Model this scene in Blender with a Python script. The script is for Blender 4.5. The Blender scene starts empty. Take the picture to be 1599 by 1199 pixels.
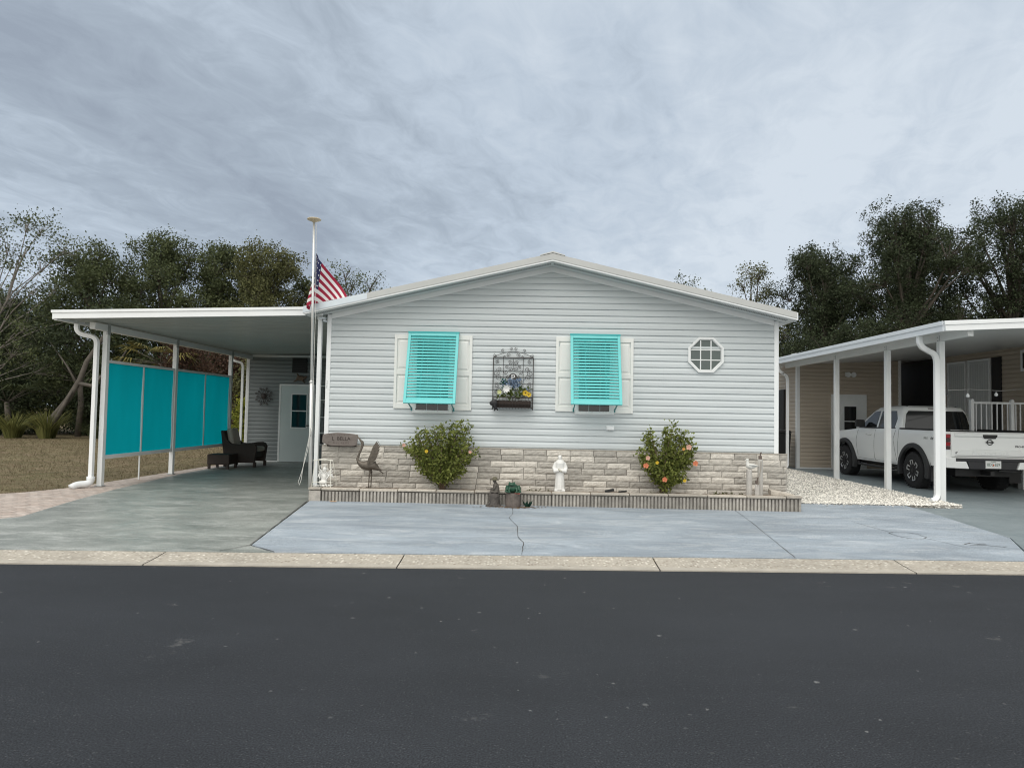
import bpy, bmesh, math, random
import numpy as np
from mathutils import Vector, Matrix
S = bpy.context.scene
COL = S.collection
R = math.radians
# ---------------------------------------------------------------- camera
cam = bpy.data.cameras.new('camera'); camo = bpy.data.objects.new('camera', cam); COL.objects.link(camo)
S.camera = camo
cam.sensor_width = 36; cam.lens = 36*1066/1599; cam.clip_start = 0.05; cam.clip_end = 2000
_yaw, _pit, _rol = .025, math.atan(.0422), .019
fw = Vector((-math.sin(_yaw)*math.cos(_pit), math.cos(_yaw)*math.cos(_pit), math.sin(_pit)))
r0 = Vector((math.cos(_yaw), math.sin(_yaw), 0)); u0 = r0.cross(fw)
rt = r0*math.cos(_rol)+u0*math.sin(_rol); up = u0*math.cos(_rol)-r0*math.sin(_rol)
camo.matrix_world = Matrix(((rt.x, up.x, -fw.x, 0), (rt.y, up.y, -fw.y, 0), (rt.z, up.z, -fw.z, 1.55), (0, 0, 0, 1)))
# ---------------------------------------------------------------- world and sun
SUN_EL, SUN_AZ = R(56), R(205)        # azimuth clockwise from +Y: behind the camera, a little to its left
W = bpy.data.worlds.new('World'); S.world = W; W.use_nodes = True
def world():
    nt = W.node_tree; N = nt.nodes; L = nt.links; N.clear()
    out = N.new('ShaderNodeOutputWorld'); bg = N.new('ShaderNodeBackground'); L.new(bg.outputs[0], out.inputs[0])
    bg.inputs[1].default_value = .1
    sky = N.new('ShaderNodeTexSky'); sky.sky_type = 'NISHITA'; sky.sun_disc = False
    sky.sun_elevation = SUN_EL; sky.sun_rotation = SUN_AZ
    tc = N.new('ShaderNodeTexCoord'); sep = N.new('ShaderNodeSeparateXYZ'); L.new(tc.outputs['Generated'], sep.inputs[0])
    def M(op, a, b=None, c=None, cl=False):
        m = N.new('ShaderNodeMath'); m.operation = op; m.use_clamp = cl
        for i, v in enumerate((a, b, c)):
            if v is None: continue
            if isinstance(v, (int, float)): m.inputs[i].default_value = v
            else: L.new(v, m.inputs[i])
        return m.outputs[0]
    x, y, z = sep.outputs
    zz = M('ADD', M('MAXIMUM', z, 0.0), .12)
    px, py = M('DIVIDE', x, zz), M('DIVIDE', y, zz)
    # cloud streets run away to the right of the view: stretch the noise along them
    a = R(20); ca, sa = math.cos(a), math.sin(a)
    al = M('ADD', M('MULTIPLY', px, sa), M('MULTIPLY', py, ca)); ac = M('SUBTRACT', M('MULTIPLY', px, ca), M('MULTIPLY', py, sa))
    def noise(sal, sac, scale, det, dist=0., off=0., rough=.55):
        cb = N.new('ShaderNodeCombineXYZ'); L.new(M('MULTIPLY', al, sal), cb.inputs[0]); L.new(M('MULTIPLY', ac, sac), cb.inputs[1]); cb.inputs[2].default_value = off
        n = N.new('ShaderNodeTexNoise'); n.inputs['Scale'].default_value = scale; n.inputs['Detail'].default_value = det
        n.inputs['Distortion'].default_value = dist; n.inputs['Roughness'].default_value = rough
        L.new(cb.outputs[0], n.inputs['Vector']); return n.outputs[0]
    big = noise(.40, 1., .55, 3, .3, 3.1)
    mid = noise(.30, 1., 1.8, 8, .6, 7.7, .60)
    fine = noise(.75, 1., 7.5, 6, .7, 1.3, .62)
    v = M('ADD', M('ADD', M('MULTIPLY', big, .50), M('MULTIPLY', mid, .36)), M('MULTIPLY', fine, .24))
    # the cover thins out to the right of the view and low over the trees
    side = M('MULTIPLY', M('MINIMUM', M('MAXIMUM', px, -1.2), 1.2), .085)
    low = M('MULTIPLY', M('SUBTRACT', .40, M('MINIMUM', z, .40)), .17)
    v = M('ADD', M('ADD', M('ADD', v, .026), side), low)
    rp = N.new('ShaderNodeValToRGB'); L.new(v, rp.inputs[0])
    e = rp.color_ramp; e.elements[0].position = .40; e.elements[0].color = (.37, .43, .515, 1)
    e.elements[1].position = .70; e.elements[1].color = (.76, .84, .925, 1)
    k = e.elements.new(.49); k.color = (.455, .53, .62, 1)
    k = e.elements.new(.575); k.color = (.59, .68, .785, 1)
    # overcast: brighter overhead and round the veiled sun behind the viewer
    zen = M('MULTIPLY', M('MULTIPLY', M('SUBTRACT', z, .50, cl=True), 2., cl=True), .95)
    back = M('MULTIPLY', M('MULTIPLY', M('SUBTRACT', M('MULTIPLY', y, -1.), .0, cl=True), 1.), 1.45)
    g = M('ADD', M('ADD', 1., zen), back)
    g10 = M('MULTIPLY', g, 9.2)
    nu = N.new('ShaderNodeMix'); nu.data_type = 'RGBA'; L.new(M('MULTIPLY', M('ADD', zen, back), 1.1, cl=True), nu.inputs[0]); L.new(rp.outputs[0], nu.inputs[6]); nu.inputs[7].default_value = (.66, .655, .62, 1)
    sc = N.new('ShaderNodeVectorMath'); sc.operation = 'SCALE'; L.new(nu.outputs[2], sc.inputs[0]); L.new(g10, sc.inputs[3])
    mx = N.new('ShaderNodeMix'); mx.data_type = 'RGBA'; mx.inputs[0].default_value = .93
    L.new(sky.outputs[0], mx.inputs[6]); L.new(sc.outputs[0], mx.inputs[7]); L.new(mx.outputs[2], bg.inputs[0])
world()
sl = bpy.data.lights.new('sun', 'SUN'); sl.energy = 1.5; sl.angle = R(50); sl.color = (1, .96, .90)
so = bpy.data.objects.new('sun', sl); COL.objects.link(so)
sd = Vector((math.sin(SUN_AZ)*math.cos(SUN_EL), math.cos(SUN_AZ)*math.cos(SUN_EL), math.sin(SUN_EL)))
so.rotation_euler = (-sd).to_track_quat('-Z', 'Y').to_euler(); so.location = sd*50
S.view_settings.view_transform = 'Standard'; S.view_settings.look = 'None'; S.view_settings.gamma = 1; S.view_settings.exposure = 0
S.render.engine = 'CYCLES'; S.cycles.max_bounces = 7; S.cycles.diffuse_bounces = 4; S.cycles.transparent_max_bounces = 8; S.cycles.filter_width = 1.1
# ---------------------------------------------------------------- helpers
ORG = {}
def tag(o, label=None, cat=None, group=None, kind=None):
    if label: o['label'] = label
    if cat: o['category'] = cat
    if group: o['group'] = group
    if kind: o['kind'] = kind
    return o
def thing(name, label, cat, loc=(0, 0, 0), group=None):
    o = bpy.data.objects.new(name, None); COL.objects.link(o); o.location = loc; o.empty_display_size = .2
    ORG[o] = Vector(loc); return tag(o, label, cat, group)
class MB:
    def __init__(s): s.v = []; s.f = []; s.m = []; s.t = []; s.has_t = False
    def add(s, vs, fs, mi=0, tint=None):
        b = len(s.v); s.v.extend([tuple(p) for p in vs]); s.f.extend([tuple(b+i for i in f) for f in fs])
        s.m.extend([mi]*len(fs))
        if tint is not None: s.has_t = True
        s.t.extend([.5 if tint is None else tint]*len(fs)); return s
    def box(s, x0, x1, y0, y1, z0, z1, mi=0, tint=None):
        return s.add([(x0,y0,z0),(x1,y0,z0),(x1,y1,z0),(x0,y1,z0),(x0,y0,z1),(x1,y0,z1),(x1,y1,z1),(x0,y1,z1)],
            [(0,3,2,1),(4,5,6,7),(0,1,5,4),(1,2,6,5),(2,3,7,6),(3,0,4,7)], mi, tint)
    def hexa(s, p, mi=0, tint=None):   # 8 corners, bottom ring then top ring
        return s.add(p, [(0,3,2,1),(4,5,6,7),(0,1,5,4),(1,2,6,5),(2,3,7,6),(3,0,4,7)], mi, tint)
    def bar(s, a, b, w, h, upv=(0,0,1), mi=0, tint=None):
        a = Vector(a); b = Vector(b); d = (b-a).normalized(); u = Vector(upv); sx = d.cross(u)
        if sx.length < 1e-4: sx = d.cross(Vector((0,1,0)))
        sx.normalize(); u = sx.cross(d).normalized(); sx *= w/2; u *= h/2
        return s.hexa([a-sx-u, a+sx-u, b+sx-u, b-sx-u, a-sx+u, a+sx+u, b+sx+u, b-sx+u], mi, tint)
    def tube(s, pts, r, n=8, mi=0, cap=True, tint=None, sq=1.):
        pts = [Vector(p) for p in pts]; k = len(pts); rs = [r]*k if isinstance(r, (int, float)) else list(r)
        vs = []; pn = None
        for i, p in enumerate(pts):
            d = (pts[min(i+1, k-1)]-pts[max(i-1, 0)])
            if d.length < 1e-9: d = Vector((0, 0, 1))
            d.normalize()
            if pn is None:
                pn = d.cross(Vector((0, 0, 1)));
                if pn.length < .1: pn = d.cross(Vector((0, 1, 0)))
            pn = (pn-d*pn.dot(d)).normalized(); bn = d.cross(pn)
            for j in range(n):
                a = 2*math.pi*(j+.5)/n; vs.append(p+pn*math.cos(a)*rs[i]+bn*math.sin(a)*rs[i]*sq)
        fs = [(i*n+j, i*n+(j+1) % n, (i+1)*n+(j+1) % n, (i+1)*n+j) for i in range(k-1) for j in range(n)]
        if cap: fs += [tuple(range(n-1, -1, -1)), tuple((k-1)*n+j for j in range(n))]
        return s.add(vs, fs, mi, tint)
    def lathe(s, prof, c, n=20, axis='z', mi=0, fn=None, tint=None):
        vs = []
        for (r, h) in prof:
            for j in range(n):
                a = 2*math.pi*j/n; rr = r*(fn(a, h) if fn else 1); p = (rr*math.cos(a), rr*math.sin(a), h)
                if axis == 'y': p = (p[0], p[2], p[1])
                if axis == 'x': p = (p[2], p[0], p[1])
                vs.append((c[0]+p[0], c[1]+p[1], c[2]+p[2]))
        k = len(prof)
        fs = [(i*n+j, i*n+(j+1) % n, (i+1)*n+(j+1) % n, (i+1)*n+j) for i in range(k-1) for j in range(n)]
        fs += [tuple(range(n-1, -1, -1)), tuple((k-1)*n+j for j in range(n))]
        return s.add(vs, fs, mi, tint)
    def ball(s, c, r, n=12, mi=0, rot=None, tint=None):
        r = (r, r, r) if isinstance(r, (int, float)) else r; vs = []; m = n//2+1
        Mx = rot if rot else Matrix.Identity(3)
        for i in range(1, m):
            t = math.pi*i/m
            for j in range(n):
                a = 2*math.pi*j/n; vs.append(Vector(c)+Mx @ Vector((r[0]*math.sin(t)*math.cos(a), r[1]*math.sin(t)*math.sin(a), r[2]*math.cos(t))))
        b = len(vs); vs += [Vector(c)+Mx @ Vector((0, 0, r[2])), Vector(c)+Mx @ Vector((0, 0, -r[2]))]
        fs = [((i+1)*n+j, (i+1)*n+(j+1) % n, i*n+(j+1) % n, i*n+j) for i in range(m-2) for j in range(n)]
        fs += [(b, j, (j+1) % n) for j in range(n)] + [(b+1, (m-2)*n+(j+1) % n, (m-2)*n+j) for j in range(n)]
        return s.add(vs, fs, mi, tint)
    def prism(s, poly, a0, a1, axis='y', mi=0, tint=None):   # 2D outline pushed along an axis
        f = {'y': lambda p, a: (p[0], a, p[1]), 'x': lambda p, a: (a, p[0], p[1]), 'z': lambda p, a: (p[0], p[1], a)}[axis]
        n = len(poly); vs = [f(p, a0) for p in poly]+[f(p, a1) for p in poly]
        return s.add(vs, [tuple(range(n)), tuple(range(2*n-1, n-1, -1))]+[(j, n+j, n+(j+1) % n, (j+1) % n) for j in range(n)], mi, tint)
    def build(s, name, mat, parent=None, smooth=False, bevel=0, remesh=0, fix=True, auto=None):
        me = bpy.data.meshes.new(name); o = ORG.get(parent, Vector((0, 0, 0))) if parent else Vector((0, 0, 0))
        me.from_pydata([(p[0]-o[0], p[1]-o[1], p[2]-o[2]) for p in s.v], [], s.f)
        for m in (mat if isinstance(mat, (list, tuple)) else [mat]): me.materials.append(m)
        me.polygons.foreach_set('material_index', s.m)
        if s.has_t:
            at = me.attributes.new('tint', 'FLOAT', 'FACE'); at.data.foreach_set('value', s.t)
        if fix:
            bm = bmesh.new(); bm.from_mesh(me); bmesh.ops.recalc_face_normals(bm, faces=bm.faces); bm.to_mesh(me); bm.free()
        if smooth: me.polygons.foreach_set('use_smooth', [True]*len(me.polygons))
        me.update()
        if auto:
            me.polygons.foreach_set('use_smooth', [True]*len(me.polygons))
            try: me.set_sharp_from_angle(angle=R(auto))
            except Exception: pass
        ob = bpy.data.objects.new(name, me); COL.objects.link(ob)
        if parent: ob.parent = parent
        ORG[ob] = o
        if bevel:
            b = ob.modifiers.new('bevel', 'BEVEL'); b.width = bevel; b.segments = 2; b.limit_method = 'ANGLE'; b.angle_limit = R(40)
        if remesh:
            b = ob.modifiers.new('remesh', 'REMESH'); b.mode = 'VOXEL'; b.voxel_size = remesh; b.use_smooth_shade = True
            c = ob.modifiers.new('smooth', 'SMOOTH'); c.iterations = 3; c.factor = .5
        return ob
def text_mesh(body, size, origin, xdir, ydir, mat, name, parent, depth=.003, align='CENTER', sx=1.):
    cu = bpy.data.curves.new('t', 'FONT'); cu.body = body; cu.size = size; cu.align_x = align; cu.align_y = 'CENTER'; cu.extrude = depth/2
    cu.resolution_u = 3
    o = bpy.data.objects.new('t', cu); COL.objects.link(o)
    dg = bpy.context.evaluated_depsgraph_get(); dg.update(); me = bpy.data.meshes.new_from_object(o.evaluated_get(dg))
    X = Vector(xdir).normalized(); Y = Vector(ydir).normalized(); Z = X.cross(Y)
    vs = [Vector(origin)+X*v.co.x*sx+Y*v.co.y+Z*v.co.z for v in me.vertices]
    m = MB(); m.add(vs, [tuple(p.vertices) for p in me.polygons]); bpy.data.objects.remove(o); bpy.data.meshes.remove(me); bpy.data.curves.remove(cu)
    return m.build(name, mat, parent)
# ---------------------------------------------------------------- materials
MATS = {}
def mat(name, col, rough=.6, var=.0, vs=6., bump=.0, bs=40., metal=0., spec=.5, tint=0., stretch=(1, 1, 1), var2=0., vs2=60., trans=0., dark=None, coat=0.):
    if name in MATS: return MATS[name]
    m = bpy.data.materials.new(name); m.use_nodes = True; nt = m.node_tree; N = nt.nodes; L = nt.links
    b = N['Principled BSDF']; b.inputs['Roughness'].default_value = rough; b.inputs['Metallic'].default_value = metal
    b.inputs['Specular IOR Level'].default_value = spec
    if coat: b.inputs['Coat Weight'].default_value = coat; b.inputs['Coat Roughness'].default_value = .08
    tc = N.new('ShaderNodeTexCoord'); mp = N.new('ShaderNodeMapping'); mp.inputs['Scale'].default_value = stretch; L.new(tc.outputs['Object'], mp.inputs[0])
    def noise(sc, det=5, v=mp):
        n = N.new('ShaderNodeTexNoise'); n.inputs['Scale'].default_value = sc; n.inputs['Detail'].default_value = det; n.inputs['Roughness'].default_value = .6
        L.new(v.outputs[0], n.inputs['Vector']); return n.outputs[0]
    fac = None
    def acc(sock, amt):      # value factor 1 + amt*(2*s-1)
        nonlocal fac
        r = N.new('ShaderNodeMapRange'); r.inputs[1].default_value = .25 if amt else 0; r.inputs[2].default_value = .75; r.inputs[3].default_value = 1-amt; r.inputs[4].default_value = 1+amt; r.clamp = True
        L.new(sock, r.inputs[0])
        if fac is None: fac = r.outputs[0]
        else:
            q = N.new('ShaderNodeMath'); q.operation = 'MULTIPLY'; L.new(fac, q.inputs[0]); L.new(r.outputs[0], q.inputs[1]); fac = q.outputs[0]
    if var: acc(noise(vs), var)
    if var2: acc(noise(vs2, 3), var2)
    if tint:
        at = N.new('ShaderNodeAttribute'); at.attribute_name = 'tint'; acc(at.outputs['Fac'], tint)
    base = N.new('ShaderNodeRGB'); base.outputs[0].default_value = (*col, 1); cs = base.outputs[0]
    if dark:
        mx = N.new('ShaderNodeMix'); mx.data_type = 'RGBA'; mx.inputs[7].default_value = (*dark, 1); L.new(cs, mx.inputs[6])
        at = N.new('ShaderNodeAttribute'); at.attribute_name = 'tint'; L.new(at.outputs['Fac'], mx.inputs[0]); cs = mx.outputs[2]
    if fac is not None:
        sc = N.new('ShaderNodeVectorMath'); sc.operation = 'SCALE'; L.new(cs, sc.inputs[0]); L.new(fac, sc.inputs[3]); cs = sc.outputs[0]
    L.new(cs, b.inputs['Base Color'])
    if bump:
        bp = N.new('ShaderNodeBump'); bp.inputs['Strength'].default_value = bump; bp.inputs['Distance'].default_value = .01
        L.new(noise(bs, 4), bp.inputs['Height']); L.new(bp.outputs[0], b.inputs['Normal'])
    if trans:
        tr = N.new('ShaderNodeBsdfTranslucent'); L.new(cs, tr.inputs[0]); ms = N.new('ShaderNodeMixShader'); ms.inputs[0].default_value = trans
        L.new(b.outputs[0], ms.inputs[1]); L.new(tr.outputs[0], ms.inputs[2]); L.new(ms.outputs[0], N['Material Output'].inputs[0])
    MATS[name] = m; return m
def nodes(name):
    m = bpy.data.materials.new(name); m.use_nodes = True; MATS[name] = m
    return m, m.node_tree.nodes, m.node_tree.links, m.node_tree.nodes['Principled BSDF']
WHITE = mat('white_paint', (.78, .80, .80), .4, .04, 3, .05, 60)
TRIM = mat('vinyl_trim', (.84, .86, .87), .38, .03, 2)
SIDING = mat('grey_vinyl_siding', (.57, .612, .625), .5, .085, 1.2, .12, 90, var2=.03, vs2=.5, stretch=(.3, 1, 3))
SHADEDSIDE = mat('shaded_shed_siding', (.20, .225, .23), .5, .05, 1.5, .1, 90, stretch=(.3, 1, 3))  # house grey darkened, the carport shade put into the colour
TANSIDE = mat('tan_vinyl_siding', (.50, .43, .35), .55, .06, 1.5, .1, 90, stretch=(.4, 1, 3))
TURQ = mat('turquoise_paint', (.155, .60, .60), .42, .05, 4)
TEAL = mat('teal_hardware', (.03, .22, .23), .45)
CREAM = mat('cream_panel', (.80, .81, .785), .45, .03, 4, .06, 80)
GALV = mat('galvanised_metal', (.62, .68, .73), .38, .08, 5, metal=.25, spec=.6)
ROOFM = mat('roof_metal', (.58, .59, .58), .42, .06, 2, metal=.15)
SOFFIT = mat('soffit_vinyl', (.62, .65, .65), .5, .03, 3)
DARKGLASS = mat('dark_glass', (.012, .014, .016), .06, spec=.6)
GREYGLASS = mat('frosted_glass', (.075, .10, .095), .12, .06, 2, spec=.6)
BLACK = mat('black_plastic', (.012, .012, .013), .5)
IRON = mat('wrought_iron', (.035, .026, .024), .55, .3, 30)
BRONZE = mat('bronze_patina', (.125, .105, .085), .5, .45, 22, .3, 80, metal=.35)
CONC = mat('weathered_concrete', (.37, .345, .31), .9, .25, 9, .5, 60, var2=.15, vs2=70, tint=.2)
CAPS = mat('edging_cap', (.43, .39, .335), .9, .22, 7, .5, 50, var2=.15, vs2=50, tint=.14)
SOIL = mat('soil', (.20, .155, .12), .95, .4, 9, .8, 40)
STATUEW = mat('white_statue', (.76, .75, .72), .6, .07, 20, .1, 60)
STATUED = mat('dark_resin', (.10, .088, .075), .7, .4, 30, .3, 80)
FROGM = mat('green_glaze', (.016, .07, .038), .35, .35, 22, .2, 50)
WOODW = mat('weathered_wood', (.185, .160, .145), .85, .3, 12, .5, 60, stretch=(1, 5, 9))
WOODG = mat('grey_driftwood', (.50, .475, .44), .85, .22, 14, .5, 60, stretch=(7, 7, 1))
BARK = mat('bark', (.085, .072, .058), .9, .35, 4, .8, 14)
BARKG = mat('grey_bark', (.20, .18, .16), .9, .3, 4, .8, 14)
def leafm(n, c, d, t=.25): return mat(n, c, .55, tint=0, var=.25, vs=.5, trans=t, dark=d, spec=.15)
OAK = leafm('oak_leaf', (.132, .152, .068), (.042, .056, .027))
OAKD = leafm('dark_oak_leaf', (.070, .088, .045), (.024, .033, .018))
OLIVE = leafm('olive_leaf', (.165, .165, .068), (.055, .064, .030))
DRYL = leafm('dry_leaf', (.11, .062, .042), (.045, .030, .022))
HIB = leafm('hibiscus_leaf', (.34, .37, .10), (.052, .080, .020), .38)
LIME = leafm('lime_leaf', (.30, .30, .045), (.10, .13, .02), .4)
GRASSY = leafm('grass_blade', (.24, .235, .085), (.09, .105, .035), .3)
PALM = leafm('palm_frond', (.115, .135, .065), (.04, .055, .03), .2)
DRYG = leafm('dry_grass', (.24, .185, .12), (.12, .108, .06), .2)
RED = mat('flag_red', (.34, .012, .045), .8); FWHITE = mat('flag_white', (.80, .79, .78), .8); BLUE = mat('flag_blue', (.018, .022, .085), .8)
ALU = mat('brushed_aluminium', (.72, .72, .70), .35, .05, 9, metal=.5)
WICK = mat('dark_wicker', (.028, .017, .012), .6, .3, 60, .6, 120)
CUSH = mat('beige_cushion', (.42, .39, .34), .85, .08, 20, .2, 200)
SCREEN = mat('turquoise_mesh', (.0, .42, .50), .8, .14, 1.1, .15, 300, trans=.62, stretch=(1, 1, .3))
TRUCKW = mat('white_car_paint', (.87, .885, .88), .22, spec=.5, coat=.6)
TYRE = mat('tyre_rubber', (.014, .014, .015), .8, .2, 40, .3, 60)
ALLOY = mat('machined_alloy', (.62, .63, .64), .3, metal=.7)
LAMPR = mat('red_lamp', (.30, .006, .018), .12, coat=.5); LAMPD = mat('smoked_lamp', (.06, .03, .035), .12, coat=.5)
ORANGE = mat('hibiscus_petal', (.80, .27, .14), .6, .2, 30, trans=.3); PINK = mat('pink_petal', (.80, .48, .38), .6, trans=.3); YELLOW = mat('yellow_petal', (.75, .52, .04), .6, .15, 40, trans=.25)
# road
def road_mat():
    m, N, L, b = nodes('asphalt'); tc = N.new('ShaderNodeTexCoord'); P = tc.outputs['Object']
    def noi(sc, det, mp=None):
        n = N.new('ShaderNodeTexNoise'); n.inputs['Scale'].default_value = sc; n.inputs['Detail'].default_value = det; n.inputs['Roughness'].default_value = .65
        if mp:
            q = N.new('ShaderNodeMapping'); q.inputs['Scale'].default_value = mp; L.new(P, q.inputs[0]); L.new(q.outputs[0], n.inputs['Vector'])
        else: L.new(P, n.inputs['Vector'])
        return n.outputs[0]
    def mr(s, a, b_, c, d):
        r = N.new('ShaderNodeMapRange'); r.inputs[1].default_value = a; r.inputs[2].default_value = b_; r.inputs[3].default_value = c; r.inputs[4].default_value = d; L.new(s, r.inputs[0]); return r.outputs[0]
    def mul(a, c):
        q = N.new('ShaderNodeMath'); q.operation = 'MULTIPLY'; L.new(a, q.inputs[0]); L.new(c, q.inputs[1]); return q.outputs[0]
    f = mul(mul(mr(noi(110, 2), .32, .68, .35, 1.75), mr(noi(.55, 6, (.35, 1, 1)), .3, .7, .80, 1.22)), mr(noi(3.5, 5, (.5, 1.2, 1)), .35, .7, .95, 1.08))
    base = N.new('ShaderNodeVectorMath'); base.operation = 'SCALE'; base.inputs[0].default_value = (.0262, .0290, .0338); L.new(f, base.inputs[3])
    # pale stone chips and scuffed spots worn through the seal coat
    wn = N.new('ShaderNodeTexNoise'); wn.inputs['Scale'].default_value = 45; wn.inputs['Detail'].default_value = 3; L.new(P, wn.inputs['Vector'])
    wv = N.new('ShaderNodeVectorMath'); wv.operation = 'MULTIPLY_ADD'; L.new(wn.outputs['Color'], wv.inputs[0]); wv.inputs[1].default_value = (.03, .03, .03); L.new(P, wv.inputs[2])
    def chips(scale, rmax, amount, strength):
        vo = N.new('ShaderNodeTexVoronoi'); vo.voronoi_dimensions = '2D'; vo.inputs['Scale'].default_value = scale; L.new(wv.outputs[0], vo.inputs['Vector'])
        sp = N.new('ShaderNodeSeparateColor'); L.new(vo.outputs['Color'], sp.inputs[0])
        rad = N.new('ShaderNodeMath'); rad.operation = 'POWER'; L.new(sp.outputs[1], rad.inputs[0]); rad.inputs[1].default_value = 1.6
        q = N.new('ShaderNodeMath'); q.operation = 'SUBTRACT'; L.new(vo.outputs['Distance'], q.inputs[0]); L.new(mul(rad.outputs[0], mr(sp.outputs[0], 0, 1, rmax, rmax)), q.inputs[1])
        return mul(mul(mr(q.outputs[0], 0, .06, 1, 0), mr(sp.outputs[2], 1-amount, 1-amount+.01, 0, 1)), mr(sp.outputs[0], 0, 1, .1, strength))
    chA = chips(5, .060, .055, .75); chB = chips(15, .11, .035, .55)
    q = N.new('ShaderNodeMath'); q.operation = 'MAXIMUM'; L.new(chA, q.inputs[0]); L.new(chB, q.inputs[1]); chip = q.outputs[0]
    v2 = N.new('ShaderNodeTexVoronoi'); v2.voronoi_dimensions = '2D'; v2.inputs['Scale'].default_value = 70; L.new(P, v2.inputs['Vector'])
    s2 = N.new('ShaderNodeSeparateColor'); L.new(v2.outputs['Color'], s2.inputs[0])
    chip2 = mul(mr(v2.outputs['Distance'], .2, .34, 1, 0), mr(s2.outputs[0], .90, .97, 0, .40))
    sc = mul(mr(noi(1.9, 5), .655, .70, 0, 1), mr(noi(30, 4), .35, .6, .05, .55))
    def mix(c, fac, col):
        q = N.new('ShaderNodeMix'); q.data_type = 'RGBA'; L.new(fac, q.inputs[0]); L.new(c, q.inputs[6]); q.inputs[7].default_value = (*col, 1); return q.outputs[2]
    c = mix(mix(mix(base.outputs[0], chip2, (.15, .15, .15)), chip, (.30, .30, .29)), sc, (.14, .14, .135))
    L.new(c, b.inputs['Base Color']); b.inputs['Roughness'].default_value = .72; b.inputs['Specular IOR Level'].default_value = .25
    bp = N.new('ShaderNodeBump'); bp.inputs['Strength'].default_value = .55; bp.inputs['Distance'].default_value = .006; L.new(noi(120, 3), bp.inputs['Height']); L.new(bp.outputs[0], b.inputs['Normal'])
    return m
ROAD = road_mat()
def concrete(name, c1, c2, rough, stretch, grit=.1, c3=None, spec=.4):
    m, N, L, b = nodes(name); tc = N.new('ShaderNodeTexCoord'); P = tc.outputs['Object']
    mp = N.new('ShaderNodeMapping'); mp.inputs['Scale'].default_value = stretch; L.new(P, mp.inputs[0])
    def noi(sc, det, src, dist=0):
        n = N.new('ShaderNodeTexNoise'); n.inputs['Scale'].default_value = sc; n.inputs['Detail'].default_value = det; n.inputs['Roughness'].default_value = .68; n.inputs['Distortion'].default_value = dist; L.new(src, n.inputs['Vector']); return n.outputs[0]
    def mr(s, a, b_, c, d):
        r = N.new('ShaderNodeMapRange'); r.inputs[1].default_value = a; r.inputs[2].default_value = b_; r.inputs[3].default_value = c; r.inputs[4].default_value = d; L.new(s, r.inputs[0]); return r.outputs[0]
    q = N.new('ShaderNodeMix'); q.data_type = 'RGBA'; L.new(mr(noi(1.7, 8, mp.outputs[0], .4), .36, .64, 0, 1), q.inputs[0]); q.inputs[6].default_value = (*c1, 1); q.inputs[7].default_value = (*c2, 1)
    cs = q.outputs[2]
    if c3:
        q2 = N.new('ShaderNodeMix'); q2.data_type = 'RGBA'; L.new(mr(noi(3.2, 10, mp.outputs[0], .8), .50, .70, 0, .9), q2.inputs[0]); L.new(cs, q2.inputs[6]); q2.inputs[7].default_value = (*c3, 1); cs = q2.outputs[2]
    s = N.new('ShaderNodeVectorMath'); s.operation = 'SCALE'; L.new(cs, s.inputs[0]); w1 = N.new('ShaderNodeMath'); w1.operation = 'MULTIPLY'; L.new(mr(noi(70, 3, P), .3, .7, 1-grit*1.2, 1+grit*1.2), w1.inputs[0]); L.new(mr(noi(1.1, 9, mp.outputs[0], 1.), .32, .68, 1-grit*.8, 1+grit*.8), w1.inputs[1]); L.new(w1.outputs[0], s.inputs[3])
    L.new(s.outputs[0], b.inputs['Base Color']); L.new(mr(noi(6, 4, P), .3, .7, rough-.1, rough+.15), b.inputs['Roughness']); b.inputs['Specular IOR Level'].default_value = spec
    bp = N.new('ShaderNodeBump'); bp.inputs['Strength'].default_value = .25; bp.inputs['Distance'].default_value = .004; L.new(noi(60, 4, P), bp.inputs['Height']); L.new(bp.outputs[0], b.inputs['Normal'])
    return m
PAD = concrete('blue_grey_painted_concrete', (.27, .312, .355), (.33, .374, .418), .75, (.45, 1.5, 1), .26, (.45, .48, .505))
DRIVE = concrete('green_grey_sealed_concrete', (.205, .222, .205), (.315, .33, .308), .42, (.6, 1.3, 1), .26, (.44, .452, .43), .5)
NDRIVE = concrete('grey_painted_concrete', (.19, .23, .245), (.245, .285, .30), .5, (.8, 1, 1), .08)
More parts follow.
